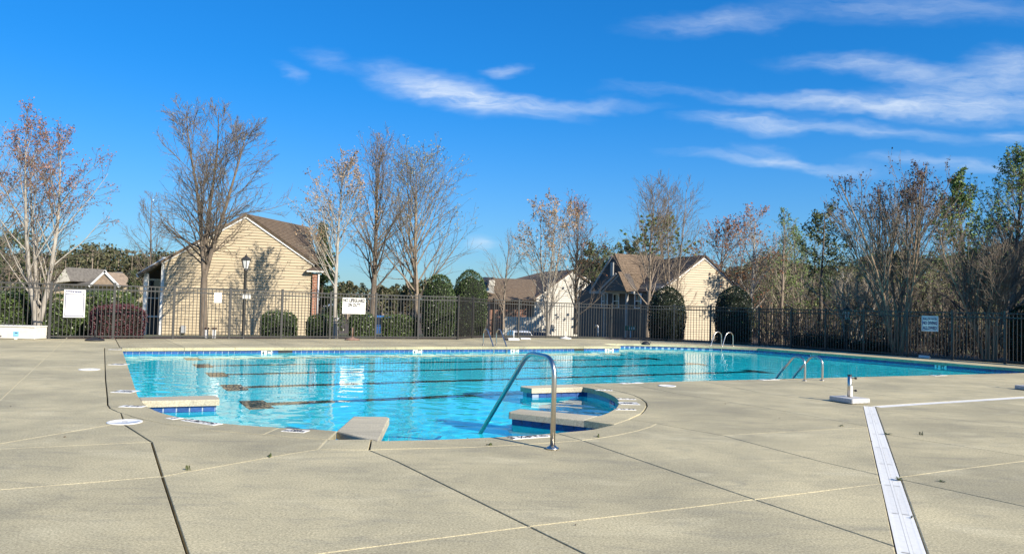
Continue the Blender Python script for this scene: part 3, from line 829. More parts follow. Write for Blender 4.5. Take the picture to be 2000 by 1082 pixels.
sign_board('sign', 'blue bordered white sign reading SHALLOW WATER NO DIVING ALLOWED on the right fence', (1800, 617, 1832.5, 647), fence_depth(1816) - .07, ang=math.atan2(-dr[1], -dr[0]) + math.pi,
           lines=[('SHALLOW WATER', .30, .21, .84, M_BLUEINK, .010), ('NO DIVING', .03, .30, .86, M_BLUEINK, .014), ('ALLOWED', -.29, .30, .84, M_BLUEINK, .014)], border=(.03, .014, mat('sign_blue', (.03, .07, .30), .5, .1, 10)))

# ------------------------------------------------------------------ lamp posts
M_GLASSW = mat('frosted_lamp_glass', (.62, .62, .58), .25, .08, 6, spec=.6)
def lamp_post(label, px, ytop, Y, zb, scale=1.0, lean=0):
    top = D(px, ytop, Y); base = np.array([top[0], Y, zb]); H = top[2] - zb
    t = thing('lamp_post', label, 'lamp post', base, 'lamp posts with lantern heads'); s = scale
    MB().lathe((0, 0, 0), [(.11 * s, 0), (.11 * s, .05), (.07 * s, .12), (.055 * s, .3), (.05 * s, H - .62 * s), (.075 * s, H - .58 * s), (.05 * s, H - .52 * s)], 14).build('pole', M_FENCE, t)
    MB().lathe((0, 0, H - .52 * s), [(.07 * s, 0), (.085 * s, .02 * s), (.15 * s, .30 * s), (.15 * s, .31 * s)], 6, False).build('lamp_glass', M_GLASSW, t)
    fr = MB()
    for j in range(6):
        a = 2 * math.pi * j / 6; fr.tube([(.09 * s * math.cos(a), .09 * s * math.sin(a), H - .50 * s), (.156 * s * math.cos(a), .156 * s * math.sin(a), H - .21 * s)], .011 * s, 5)
    fr.build('lantern_frame', M_FENCE, t)
    MB().lathe((0, 0, H - .21 * s), [(.19 * s, 0), (.195 * s, .015 * s), (.12 * s, .10 * s), (.045 * s, .14 * s), (.05 * s, .17 * s), (.02 * s, .19 * s), (.012 * s, .24 * s)], 6, False).build('lantern_cap', M_FENCE, t)
    return t, base
lp, lb = lamp_post('dark lamp post with lantern head in front of the beige gable', 481, 497, 27.6, -.2)
lamp_post('dark lamp post with low lantern among the shrubs behind the right fence', 1654, 598, 31.0, -.25)
sign_board('sign', 'small white notice strapped to the lamp post by the beige gable', (474, 573.5, 489.5, 583.5), 27.5, lines=[('NOTICE', .2, .3, .7, M_GREYT, .004), ('PRIVATE', -.2, .3, .7, M_GREYT, .004)])

# ------------------------------------------------------------------ rails, ladders and bases on the deck
foot = G(1079, 877); wat = G(938, 846, ZW)
rail_px = [(1082.5, 720), (1079, 700), (1034, 693.2)]
P = [foot, VP(1085.5, 700, foot, wat), VP(1032, 689, foot, wat), wat]
P[0] = foot; P[1] = np.array([foot[0], foot[1], P[1][2]])
low = P[3] + (P[3] - P[2]) / np.linalg.norm(P[3] - P[2]) * .55
path = fillet([P[0], P[1], P[2], low], [.22, .16], 8)
t = thing('handrail', 'single polished steel handrail leaning into the pool bay', 'handrail', foot)
o = MB(foot).tube(path, .026, 16).build('rail', M_STEEL, t)
MB(foot).lathe(foot, [(.062, .002), (.068, .006), (.066, .016), (.045, .026), (.031, .04), (.028, .04)], 24).build('flange', M_STEEL, t)
def ladder(label, f1, f2, wdir, h, reach, brackets=False, r=.022):
    a, b = G(*f1), G(*f2); t = thing('pool_ladder', label, 'pool ladder', a, 'steel pool ladders'); wdir = np.array([*wdir[:2], 0]); wdir = wdir / np.linalg.norm(wdir)
    prof = [(0, 0), (0, h * .62), (.03, h * .84), (.12, h * .98), (.22, h), (.32, h * .93), (.42, h * .72), (reach - .06, .04), (reach, -.14), (reach, -1.0)]
    for p in (a, b):
        pts = bez([p + wdir * s + np.array([0, 0, z]) for s, z in prof], 6)
        q = MB(a).tube(pts, r, 10).build('grab_rail', M_STEEL, t)
        MB(a).lathe(p, [(.05, .002), (.053, .012), (.026, .022)], 16).build('flange', M_STEEL, t)
        if brackets:
            bo = p + wdir * (reach - .05) + np.array([0, 0, -.05]); MB(a).box(bo, (.09, .06, .13), wdir, .01).build('bracket', M_BLACK, t)
    for z in (-.42, -.70):
        c = (a + b) / 2 + wdir * reach + np.array([0, 0, z]); MB(a).box(c, (np.linalg.norm(b - a), .09, .03), b - a).build('tread', M_WHITE, t)
ladder('far steel pool ladder against the long tiled wall', (943.8, 674), (969, 674), -V, .56, .80, True)
ladder('steel pool ladder at the right end wall by the dark holly', (1409, 675.2), (1431.5, 676.4), -U, .56, .62)
ladder('near steel pool ladder on the right deck edge', (1571.8, 744), (1606, 743.2), V, .50, .78, r=.024)
M_CONC2 = mat('cast_concrete_grey', (.46, .45, .43), .9, .18, 30, .4, 120)
# umbrella base: block, tube, two knobs
def umbrella_block(label, c4, h, tube_px=None, tube_h=.36, m=M_CONC2, knobs=True):
    P = [G(*q) for q in c4]; c = sum(P) / 4; t = thing('umbrella_base', label, 'umbrella base', c, 'umbrella bases left on the deck')
    ax = P[1] - P[0]; MB(c).box(c + np.array([0, 0, h / 2 + .004]), (np.linalg.norm(P[1] - P[0]), np.linalg.norm(P[3] - P[0]), h - .004), ax, .012).build('block', m, t)
    if tube_h:
        z = h
        MB().tube([(0, 0, z), (0, 0, z + tube_h)], .034, 14).build('tube', M_STEEL, t)
        MB().tube([(0, 0, z + tube_h - .012), (0, 0, z + tube_h + .004)], .036, 14).build('collar', M_BLACK, t)
        MB().box((.018, -.03, z + .1), (.035, .012, .17)).build('sticker', M_SIGNW, t)
        if knobs:
            for zz in (.11, .31):
                k = MB().tube([(.034, 0, z + zz), (.10, .0, z + zz)], .006, 6); k.tube([(.085, 0, z + zz), (.115, 0, z + zz)], .018, 10); k.build('knob', M_BLACK, t)
    return t
umbrella_block('square concrete umbrella base with steel tube and two black knobs beside the drain', [(1622.5, 783.2), (1668.5, 790.6), (1695, 788), (1651, 781)], .085)
umbrella_block('square concrete umbrella base cut off at the right picture edge', [(1988, 760.5), (2030, 765.5), (2052, 763.5), (2012, 758.5)], .085)
M_PLTW = mat('white_cast_base', (.72, .71, .68), .7, .08, 12)
def round_base(label, px, py, r, hp, m, group='umbrella bases left on the deck', rp=.022, mp=None):
    c = G(px, py); t = thing('umbrella_base', label, 'umbrella base', c, group)
    MB().lathe((0, 0, 0), [(r, .003), (r, .03), (r * .93, .05), (r * .4, .075), (r * .18, .10), (.04, .12)], 22).build('disc', m, t)
    MB().tube([(0, 0, .1), (0, 0, hp)], rp, 10).build('tube', mp or m, t)
round_base('round black umbrella base at the foot of the purple hedge', 185, 665.5, .27, .34, M_BLACK)
round_base('round rusty brown umbrella base under the lifeguard sign', 688, 664.2, .27, .46, mat('rusty_iron', (.22, .135, .10), .85, .35, 14))
round_base('white umbrella base with thin white tube in front of the white bare tree', 1104.5, 661.8, .26, .33, M_PLTW, rp=.018)
round_base('round black umbrella base by the dark hedge at the right fence', 1613, 684.3, .25, .42, M_BLACK, rp=.016)
def low_block(label, c, sx, sy, h, m, ang=0, name='umbrella_base', cat='umbrella base', tube=0, grp='umbrella bases left on the deck'):
    p = G(*c); t = thing(name, label, cat, p, grp); MB().box((0, 0, h / 2 + .003), (sx, sy, h - .003), (math.cos(ang), math.sin(ang), 0), .01).build('block', m, t)
    if tube: MB().tube([(sx * .1, 0, h), (sx * .1, 0, h + tube)], .02, 8).build('tube', M_PLTW, t)
low_block('flat white umbrella base with short white tube right of the far ladder', (1001, 664.6), .46, .40, .085, M_PLTW, .3, tube=.30)
low_block('black rubber pad beside the white umbrella base behind the far ladder', (988.5, 664.4), .13, .2, .09, M_BLACK, .3, 'rubber_pad', 'rubber pad', grp=None)
low_block('flat white umbrella base slab without tube near the parked white car', (1025, 662.8), .42, .36, .06, M_PLTW, .2)
low_block('left one of two small white blocks at the foot of the right fence', (1800.5, 698.8), .17, .14, .085, M_PLTW, -.8, 'white_block', 'block', grp='small white blocks by the right fence')
low_block('right one of two small white blocks at the foot of the right fence', (1810.5, 699.6), .17, .14, .085, M_PLTW, -.8, 'white_block', 'block', grp='small white blocks by the right fence')
# pale storage bench at the left edge
pr = G(67.5, 663.8); pl_ = G(-60, 663.8)
t = thing('storage_bench', 'low pale resin storage bench with blue sticker at the left edge', 'bench', pr); M_RESIN = mat('pale_resin', (.66, .63, .56), .6, .08, 8, .1, 60)
wd = pr[0] - pl_[0]; hh = D(30, 636, pr[1])[2]
MB(pr).box((pr[0] - wd / 2, pr[1] + .33, hh * .44 + .01), (wd - .03, .60, hh * .88), bev=.02).build('body', M_RESIN, t)
MB(pr).box((pr[0] - wd / 2, pr[1] + .33, hh * .94), (wd, .66, hh * .12), bev=.02).build('lid', M_RESIN, t)
cst = D(31, 652, pr[1] + .02); M_BLUES = mat('light_blue_print', (.22, .50, .75), .5, .1, 10)
MB(pr).box((cst[0], pr[1] + .024, cst[2]), (.17, .008, .15), bev=.003).build('sticker', M_BLUES, t)
MB(pr).box((cst[0] + .01, pr[1] + .018, cst[2] + .03), (.08, .006, .025)).build('print', M_BLUEINK, t)
MB(pr).box((cst[0], pr[1] + .024, cst[2] - .15), (.09, .008, .08), bev=.003).build('sticker', M_SIGNW, t)
# dark lump at the far pool corner
c = G(1261, 673.2); t = thing('skimmer_basket', 'dark upturned pool basket lying on the far curved pool edge', 'basket', c)
MB().lathe((0, 0, 0), [(.17, .002), (.165, .05), (.13, .10), (.06, .13), (.02, .135)], 14).build('basket', M_BLACK, t)
MB().tube([(-.16, 0, .02), (-.2, .0, .1), (-.1, 0, .17), (.1, 0, .17), (.2, 0, .1), (.16, 0, .02)], .012, 6).build('handle', M_BLACK, t)
# round white lids set in the deck
def lid(label, px, py, r):
    c = G(px, py); t = thing('round_skimmer_cover', label, 'skimmer lid', c, 'round white skimmer lids')
    MB().lathe((0, 0, 0), [(r, .001), (r, .008), (r * .97, .011), (r * .80, .011), (r * .79, .008), (r * .2, .008), (.01, .009)], 36).build('cover', M_WHITE, t)
    MB().box((0, 0, .010), (.06, .012, .003)).build('finger_slot', M_INK, t)
lid('big round white skimmer lid in the left foreground deck', 243.5, 824.8, .185)
lid('round white skimmer lid on the deck left of the pool', 174.5, 722.0, .185)
lid('round white skimmer lid on the deck behind the rounded bay', 1303, 753.8, .165)
# depth markers: white tiles with print, set in the coping
def marker(px, py, Lm, Wm, ax, lines, ring=False, parent=deck):
    c = G(px, py); ax = np.array([*ax[:2], 0], float); ax /= np.linalg.norm(ax); upv = np.cross([0, 0, 1], ax)
    o = MB().box((0, 0, 0), (Lm, Wm, .006), bev=.002).build('depth_marker', M_SIGNW, parent)
    ang = math.atan2(ax[1], ax[0]); o.location = (c[0], c[1], .0015); o.rotation_euler = (0, 0, ang)
    for txt, x, y, s in lines:
        k = link('lettering', text_mesh(txt, s, M_INK, bold=.003), o, (x, y, .0046))
    if ring:
        mb = MB(); R = Wm * .38; kk = 24; xo = ring
        vs = [(xo + r * math.cos(2 * math.pi * i / kk), r * math.sin(2 * math.pi * i / kk), 0) for r in (R * .82, R) for i in range(kk)]
        mb.add(vs, [(i, kk + i, kk + (i + 1) % kk, (i + 1) % kk) for i in range(kk)]); q = R * .6
        mb.add([(xo - q, q - .02, .001), (xo - q + .02, q, .001), (xo + q, -q + .02, .001), (xo + q - .02, -q, .001)], [(0, 3, 2, 1)])
        mb.add([(xo - .045, -.012, .0005), (xo + .03, -.012, .0005), (xo + .03, .006, .0005), (xo - .045, .006, .0005)], [(0, 1, 2, 3)])
        mb.build('symbol', M_INK, o, (0, 0, .0046))
    return o
tang = lambda a, b: G(*b) - G(*a)
marker(1035.5, 853.4, .50, .135, tang((967, 853.4), (1087, 845.2)), [('3 ½', -.15, 0, .14), ('FT', .035, 0, .14)], ring=.17)
marker(394, 824.5, .56, .14, tang((337.5, 811.6), (436.5, 826.3)), [('3 ½', -.14, 0, .14), ('FT', .04, 0, .14)], ring=.18)
marker(341, 816.8, .15, .14, tang((337.5, 811.6), (384.8, 820.6)), [('3', 0, 0, .12)])
marker(577, 841.6, .27, .15, tang((540, 834.2), (582, 836.8)), [('NO', 0, .035, .075), ('DIVING', 0, -.035, .07)])
for px, py, L_ in ((259, 793.8, .15), (245, 764.6, .30), (232.5, 711.8, .30), (225, 682.6, .16)):
    marker(px, py, .30, L_, (1, 0, 0), [('NO', 0, .04, .09), ('DIVING', 0, -.055, .08)] if L_ > .2 else [('4 FT', 0, 0, .11)])
for px, py, L_ in ((1228, 787.8, .27), (1223, 779.2, .13), (1221, 799.4, .13), (1179, 761.8, .13)):
    marker(px, py, .30, L_, (1, .05, 0), [('NO', 0, .035, .09), ('DIVING', 0, -.055, .08)] if L_ > .2 else [('3 ½ FT', 0, 0, .1)])
for px in (1232, 1502, 1833): marker(px, 743.9 - .0247 * (px - 1360) + .9, .5, .15, U, [('5 FT', 0, 0, .12)])
# trench drains: white slotted grates, one panel after another
M_GRATE = mat('white_pvc_grate', (.80, .78, .72), .5, .05, 20, objvar=.04)
def drain(p0, d, L, label):
    t = thing('trench_drain', label, 'drain', (*p0, 0), 'white trench drains in the deck'); pl = 1.0; k = int(L / pl); ang = math.atan2(d[1], d[0])
    mb = MB(); W_ = DW - .012
    mb.box((0, W_ / 2 - .012, -.008), (pl - .003, .024, .012)); mb.box((0, -W_ / 2 + .012, -.008), (pl - .003, .024, .012)); mb.box((0, 0, -.008), (pl - .003, .020, .012))
    ns = 40
    for i in range(ns + 1):
        x = -pl / 2 + .004 + (pl - .008) * i / ns
        for y in (-1, 1): mb.box((x, y * (W_ / 4 - .001), -.0075), (.0215, W_ / 2 - .026, .010))
    me = mb.mesh('grate', M_GRATE)
    for i in range(k):
        o = link('grate', me, t, (*(d * (pl * (i + .5))), -.001)); o.rotation_euler = (0, 0, ang)
    ch = MB().box((*(d * L / 2), -.035), (L, DW - .004, .004), (*d, 0)); ch.build('channel', mat('channel_grey', (.30, .29, .27), .9, .2, 12), t)
drain(dp0, dd, DL1, 'white slotted trench drain running towards the viewer on the right')
drain(ds, de, DL2, 'white slotted trench drain running off to the right edge')
# weeds in the joints, bits on the slabs
M_WEED = leaf_mat('weed_green', (.05, .07, .02), (.12, .13, .05))
wv, wf = [], []
def tuft(px, py, n_, r, h):
    c = G(px, py)
    for _ in range(n_):
        a = rng.uniform(0, 6.28); l = r * rng.uniform(.4, 1); q = c + np.array([math.cos(a) * l, math.sin(a) * l, h * rng.uniform(.3, 1)]); s_ = np.array([-math.sin(a), math.cos(a), 0]) * .006
        b0 = c + rng.normal(0, .015, 3) * [1, 1, 0]; m_ = (b0 + q) / 2 + [0, 0, h * .3]; k = len(wv)
        wv.extend([b0 - s_, b0 + s_, m_ + s_, m_ - s_, q]); wf.extend([(k, k + 1, k + 2, k + 3), (k + 3, k + 2, k + 4, k + 4)])
for q in ((1756, 937, 12, .07, .03), (1733, 848, 12, .08, .02), (1840, 941, 7, .05, .02), (1797, 849, 5, .04, .05), (957, 869, 7, .06, .03), (1168, 853, 6, .05, .04), (365, 918, 4, .02, .05), (1642, 832, 6, .06, .02),
          (528, 892, 4, .03, .05), (1778, 1010, 4, .03, .02)): tuft(*q)
me = bpy.data.meshes.new('weeds'); me.from_pydata([tuple(p) for p in wv], [], [f if f[2] != f[3] else f[:3] for f in wf]); me.materials.append(M_WEED); link('weeds', me)['kind'] = 'stuff'
M_TWIG = mat('dead_leaf', (.10, .07, .04), .9, .3, 20)
lb_ = MB()
for _ in range(26):
    x, y = rng.uniform(-10, 9), rng.uniform(4.2, 16); 
    if inside((x, y), pool_out): continue
    a = rng.uniform(0, 3.14); s_ = rng.uniform(.004, .012); lb_.box((x, y, .006), (s_ * 2, s_ * .8, .006), (math.cos(a), math.sin(a), 0))
lb_.build('leaf_litter', M_TWIG)['kind'] = 'stuff'

# ------------------------------------------------------------------ trees: branches grown level by level
def norm(v): return v / (np.linalg.norm(v, axis=-1, keepdims=True) + 1e-9)
def grow(start, d, L, r0, r1, steps, wob, trop, rg):
    """M branches at once -> points (M, steps+1, 3), radii (M, steps+1)"""
    M = len(start); P = np.zeros((M, steps + 1, 3)); P[:, 0] = start; d = norm(d.copy())
    for i in range(steps):
        d = norm(d + rg.normal(0, wob, (M, 3)) + np.array([0, 0, 1]) * (trop[:, None] if hasattr(trop, '__len__') else trop))
        P[:, i + 1] = P[:, i] + d * (L / steps)[:, None]
    t = np.linspace(0, 1, steps + 1)
    return P, r0[:, None] * (1 - t) + r1[:, None] * t
def kids(P, R, L, k, t0, t1, ang, asd, lf, rg, rf=.6, face=None):
    """k children on each of M branches; lf(t) gives length as a share of the parent length"""
    M, n = P.shape[:2]; n -= 1
    t = t0 + (t1 - t0) * (np.arange(k)[None] + rg.uniform(0, 1, (M, k))) / k; x = t * n; i = np.minimum(x.astype(int), n - 1); f = x - i; m = np.arange(M)[:, None]
    s = P[m, i] * (1 - f)[..., None] + P[m, i + 1] * f[..., None]; tg = norm(P[m, i + 1] - P[m, i]); rr = R[m, i] * (1 - f) + R[m, i + 1] * f
    a = norm(np.cross(tg, rg.normal(0, 1, (M, k, 3)))); th = ((ang(t) if callable(ang) else ang) + rg.normal(0, asd, (M, k)))[..., None]
    d = tg * np.cos(th) + a * np.sin(th)
    Lk = L[:, None] * lf(t) * rg.uniform(.75, 1.2, (M, k))
    return s.reshape(-1, 3), d.reshape(-1, 3), Lk.ravel(), (rr * rf).ravel(), t.ravel()
def tubes(P, R, k):
    """tube skins for M polylines of equal length"""
    M, n = P.shape[:2]; T = np.empty_like(P); T[:, 1:-1] = P[:, 2:] - P[:, :-2]; T[:, 0] = P[:, 1] - P[:, 0]; T[:, -1] = P[:, -1] - P[:, -2]; T = norm(T)
    ref = np.where(np.abs(norm(P[:, -1] - P[:, 0])[:, 2:3]) < .8, [[0, 0, 1.0]], [[1.0, 0, 0]])[:, None]
    u = norm(np.cross(T, ref)); v = np.cross(T, u); a = np.arange(k) * 2 * math.pi / k
    V_ = P[:, :, None] + R[:, :, None, None] * (np.cos(a)[:, None] * u[:, :, None] + np.sin(a)[:, None] * v[:, :, None])
    b = (np.arange(M)[:, None] * n + np.arange(n - 1)) * k; j = np.arange(k); j2 = (j + 1) % k
    F_ = np.stack([b[..., None] + j, b[..., None] + j2, b[..., None] + k + j2, b[..., None] + k + j], -1).reshape(-1, 4)
    return V_.reshape(-1, 3), F_
def merge(parts):
    V_, F_, o = [], [], 0
    for v, f in parts: V_.append(v); F_.append(f + o); o += len(v)
    return np.concatenate(V_), np.concatenate(F_)
def leaves_at(C, size, rg, asp=.6, jit=0.0, up=None):
    """small rhombic leaves, one at each centre"""
    n = len(C); C = C + rg.normal(0, 1, (n, 3)) * jit; a = norm(rg.normal(0, 1, (n, 3))); q = rg.normal(0, 1, (n, 3))
    if up is not None: q = q + up
    b = norm(np.cross(a, q)); s = size * rg.uniform(.6, 1.25, (n, 1))
    V_ = np.stack([C - a * s, C + b * s * asp, C + a * s, C - b * s * asp], 1).reshape(-1, 3)
    return V_, np.arange(4 * n).reshape(-1, 4)
M_BARK = mat('grey_brown_bark', (.25, .20, .15), .95, .35, 14, .5, 50, stretch=(1, 1, .25))
M_BARKD = mat('dark_bark', (.15, .118, .088), .95, .35, 14, .5, 50, stretch=(1, 1, .25))
M_BARKW = mat('pale_grey_bark', (.42, .385, .33), .9, 0, 10, .4, 50, col2=(.24, .21, .17), stretch=(1, 1, .3))
M_BARKT = mat('tan_peeling_bark', (.34, .25, .16), .85, 0, 9, .3, 40, col2=(.17, .115, .075), stretch=(1, 1, .2))
M_TWIGB = mat('twig_brown', (.175, .14, .105), .95, .3, 4)
M_TWIGG = mat('twig_grey', (.33, .28, .21), .95, .3, 4)
M_BUDP = leaf_mat('pink_brown_buds', (.16, .070, .045), (.36, .19, .125), .8, .2)
M_BUDO = leaf_mat('orange_tan_buds', (.22, .12, .055), (.46, .32, .19), .8, .2)
M_BUDG = leaf_mat('green_tan_buds', (.17, .17, .06), (.40, .35, .19), .8, .2)
M_BUDR = leaf_mat('rust_buds', (.26, .09, .035), (.44, .20, .09), .8, .2)
M_POD = leaf_mat('dark_seed_pods', (.045, .025, .028), (.11, .065, .06), .8, .2)
M_SPRING = leaf_mat('spring_green_leaves', (.08, .14, .03), (.22, .31, .08), .6, .3)
M_PINE = leaf_mat('pine_needles', (.04, .058, .02), (.115, .14, .055), .6, .3)
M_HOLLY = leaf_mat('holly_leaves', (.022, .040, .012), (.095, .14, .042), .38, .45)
M_HOLLY_SHADED = leaf_mat('shaded_holly_leaves', (.010, .017, .008), (.034, .05, .019), .38, .45)  # darker copy of the holly leaves, right-hand shade put into the colour
M_HEDGE = leaf_mat('hedge_leaves', (.024, .045, .012), (.12, .17, .05), .4, .45)
M_PURPLE = leaf_mat('purple_hedge_leaves', (.034, .011, .014), (.16, .058, .066), .5, .4)
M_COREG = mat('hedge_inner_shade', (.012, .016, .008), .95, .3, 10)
M_FAR = leaf_mat('far_wood_leaves', (.035, .045, .02), (.12, .115, .06), .7, .2)
def tree(name, label, px, base_y, Y, top_y, half_px, style, bark, twig, buds=None, nbud=0, bsize=.05, seed=1, group=None, zb=None, trunk_r=None, dens=1.0, leaders=1, low=.12, lean=0.0, budzone=.0, name2='buds', detail=True, t_ang=.62):
    """a leafless or budding tree standing at pixel px with its top and half width read off the photograph"""
    rg = np.random.default_rng(seed)
    top = D(px, top_y, Y); b0 = D(px, base_y, Y); zb = b0[2] if zb is None else zb
    base = np.array([b0[0], Y, zb]); H = top[2] - zb; HW = half_px * Y / F; tr = trunk_r or max(.05, H * .016)
    th = thing(name, label, 'tree', base, group); tp, cp, tips, tw = [], [], [], []
    # leaders
    if style == 'vase':
        k = leaders; a = np.arange(k) * 2 * math.pi / k + rg.uniform(0, .7, k); sp = rg.uniform(.10, .34, k)
        d = np.stack([np.cos(a) * sp, np.sin(a) * sp, np.ones(k)], -1); s = np.stack([np.cos(a) * .11, np.sin(a) * .11, np.zeros(k) - .05], -1)
        L0 = np.full(k, H * .80) * rg.uniform(.85, 1.1, k); P0, R0 = grow(s, d, L0, np.full(k, tr), np.full(k, .016), 12, .05, .02, rg)
        tp.append((P0, R0, 7))
        s, d, L1, r1, t = kids(P0, R0, L0, int(13 * dens), .22, .95, .50, .16, lambda t: .62 * (1.12 - t), rg, .55); P1, R1 = grow(s, d, L1, r1, np.full(len(s), .009), 7, .08, .07, rg); cp.append((P1, R1, 5))
        s, d, L2, r2, t = kids(P1, R1, L1, 7, .2, 1, .5, .2, lambda t: .45 * (1.2 - t * .7), rg, .6); P2, R2 = grow(s, d, L2, np.maximum(r2, .006), np.full(len(s), .005), 4, .1, .06, rg); tw.append((P2, R2, 3))
        s, d, L3, r3, t = kids(P2, R2, L2, 4, .3, 1, .5, .2, lambda t: .45 + 0 * t, rg, .8); P3, R3 = grow(s, d, L3, np.full(len(s), .005), np.full(len(s), .004), 2, .12, .05, rg); tw.append((P3, R3, 3))
        tips = P3[:, -1]
    else:
        k = leaders
        if k == 1: P0, R0 = grow(np.zeros((1, 3)) - [[0, 0, .1]], np.array([[lean, 0, 1.0]]), np.array([H * .97]), np.array([tr]), np.array([.012]), 16, .022, .03, rg)
        else:
            fork = rg.uniform(.16, .26) if style != 'multi' else .02; Pt, Rt = grow(np.zeros((1, 3)) - [[0, 0, .1]], np.array([[lean, 0, 1.0]]), np.array([H * fork + .1]), np.array([tr]), np.array([tr * .8]), 5, .02, .02, rg); tp.append((Pt, Rt, 10))
            a = np.arange(k) * 2 * math.pi / k + rg.uniform(0, .4); sp = .17 if style != 'multi' else .20
            d = np.stack([np.cos(a) * sp, np.sin(a) * sp, np.ones(k)], -1); s = np.repeat(Pt[:, -1], k, 0)
            P0, R0 = grow(s, d, np.full(k, H * (1 - fork)) * rg.uniform(.86, 1.0, k), np.full(k, tr * .66), np.full(k, .012), 14, .03, .035, rg)
        tp.append((P0, R0, 9)); L0 = np.full(len(P0), H)
        prof = {'oval': (lambda t: .20 + .9 * np.sin(np.clip(t, 0, 1) ** .60 * math.pi * .94)) if k == 1 else (lambda t: .92 * (1.06 - t) ** .5), 'wide': lambda t: 1.1 * (1.02 - t) ** .55, 'multi': lambda t: .25 + .9 * np.sin(np.clip(t, 0, 1) ** .7 * math.pi * .93), 'cone': lambda t: 1.15 * (1.03 - t)}[style]
        n1 = int((34 if k == 1 else 52 / k) * dens)
        lw = low if k == 1 else .06
        s, d, L1, r1, t = kids(P0, R0, np.full(len(P0), HW * {'oval': 1.55 if k == 1 else 1.35, 'multi': 1.35}.get(style, 1.5)), n1, lw, .98, {'oval': lambda t: t_ang + .38 * (.55 - t), 'wide': .95, 'multi': .6, 'cone': .8}[style], .13, prof, rg, .35)
        hz = s[:, 2] / H
        P1, R1 = grow(s, d, L1, np.maximum(r1 * np.clip(L1 / (HW + .01), .45, 1.2), .0085), np.full(len(s), .006), 8, .06, {'oval': .034, 'wide': .02, 'multi': .06, 'cone': .01}[style], rg); cp.append((P1, R1, 5))
        s, d, L2, r2, t = kids(P1, R1, L1, int(8 * min(1.3, dens)), .18, 1, .58, .2, lambda t: .46 * (1.15 - t * .65), rg, .55); P2, R2 = grow(s, d, L2, np.maximum(r2, .0065), np.full(len(s), .005), 4, .1, .05, rg); tw.append((P2, R2, 3))
        if detail:
            s, d, L3, r3, t = kids(P2, R2, L2, 4, .25, 1, .55, .2, lambda t: .48 + 0 * t, rg, .8); P3, R3 = grow(s, d, L3, np.full(len(s), .0055), np.full(len(s), .004), 2, .13, .04, rg); tw.append((P3, R3, 3)); tips = P3[:, -1]; allp = np.concatenate([P3[:, 1], P3[:, 2]])
        else: tips = P2[:, -1]
    allt = np.concatenate([q[0].reshape(-1, 3) for q in tw]); zf = H / np.percentile(allt[:, 2], 99.8); xf = HW / max(.1, np.percentile(np.abs(allt[:, 0]), 98.5)); xf = min(max(xf, .55), 1.8)
    FS = np.array([xf, xf, zf]); tp = [(q[0] * FS, *q[1:]) for q in tp]; cp = [(q[0] * FS, *q[1:]) for q in cp]; tw = [(q[0] * FS, *q[1:]) for q in tw]; tips = tips * FS
    if len(tw) > 1: tips = np.concatenate([tips, (tw[-1][0][:, 1])])
    link('trunk', np_mesh('trunk', *merge([tubes(*q) for q in tp]), bark, True), th)
    link('limbs', np_mesh('limbs', *merge([tubes(*q) for q in cp]), twig if style == 'vase' and bark is M_BARKT else bark, True), th)
    link('crown', np_mesh('crown', *merge([tubes(*q) for q in tw]), twig, True), th)
    if buds and nbud:
        z = tips[:, 2] / H; pw = np.clip((z - budzone) / .12, 0.02, 1); pw = pw / pw.sum(); C = tips[rg.choice(len(tips), nbud, p=pw)]
        C = C + rg.normal(0, .05, C.shape) * [1, 1, .6]
        link(name2, np_mesh(name2, *leaves_at(C, bsize, rg, .6), buds), th)['kind'] = 'stuff'
    return th
tree('maple_tree', 'pale barked budding maple at the far left behind the fence, crown pinkish', 72, 655, 25.2, 222, 108, 'multi', M_BARKW, M_TWIGB, M_BUDP, 5200, .034, 11, leaders=3, trunk_r=.14, budzone=.45, dens=1.0)
tree('bare_tree', 'bare tree cut off by the left picture edge', -45, 655, 29.5, 235, 120, 'oval', M_BARK, M_TWIGG, M_BUDP, 1200, .04, 12, dens=1.1, trunk_r=.12, budzone=.4)
tree('bare_tree', 'tall bare two stemmed tree in front of the left half of the beige gable', 397, 656, 29.2, 188, 112, 'oval', M_BARKD, M_TWIGB, M_BUDG, 900, .025, 13, leaders=3, trunk_r=.15, dens=1.9, t_ang=.72)
tree('bare_tree', 'small bare tree with ascending twigs left of the beige gable', 292, 640, 43, 372, 66, 'wide', M_BARKD, M_TWIGB, None, 0, seed=14, dens=.9, trunk_r=.10)
tree('maple_tree', 'slim white trunked tree with tan buds right of the beige gable', 655, 657, 29.8, 292, 84, 'oval', M_BARKW, M_TWIGG, M_BUDO, 2600, .040, 15, trunk_r=.10, low=.28, budzone=.4, dens=.95)
tree('bare_tree', 'tallest tree of the middle group of three, topped with thin twigs', 726, 652, 33.5, 246, 88, 'oval', M_BARKD, M_TWIGB, M_BUDO, 1300, .030, 16, trunk_r=.16, low=.22, budzone=.3, dens=1.1)
tree('bare_tree', 'fan shaped tree with green tan buds left of the rounded hollies', 812, 652, 35.0, 283, 108, 'oval', M_BARK, M_TWIGB, M_BUDG, 3000, .034, 17, trunk_r=.15, low=.17, budzone=.45, dens=1.2, t_ang=.52)
tree('bare_tree', 'thin bare tree in front of the far brown roof', 983, 640, 55, 446, 46, 'oval', M_BARK, M_TWIGB, None, 0, seed=18, trunk_r=.10, dens=.9, detail=False)
tree('maple_tree', 'white multi stemmed maple with tan buds by the white gabled house', 1070, 656, 37.5, 382, 62, 'multi', M_BARKW, M_TWIGG, M_BUDO, 2300, .05, 19, leaders=3, trunk_r=.11, budzone=.45, dens=.9)
tree('bare_tree', 'bare reddish budded tree just right of the white multi stemmed maple', 1124, 650, 44, 378, 66, 'oval', M_BARKD, M_TWIGB, M_BUDR, 1100, .04, 20, trunk_r=.13, dens=1.05, budzone=.35)
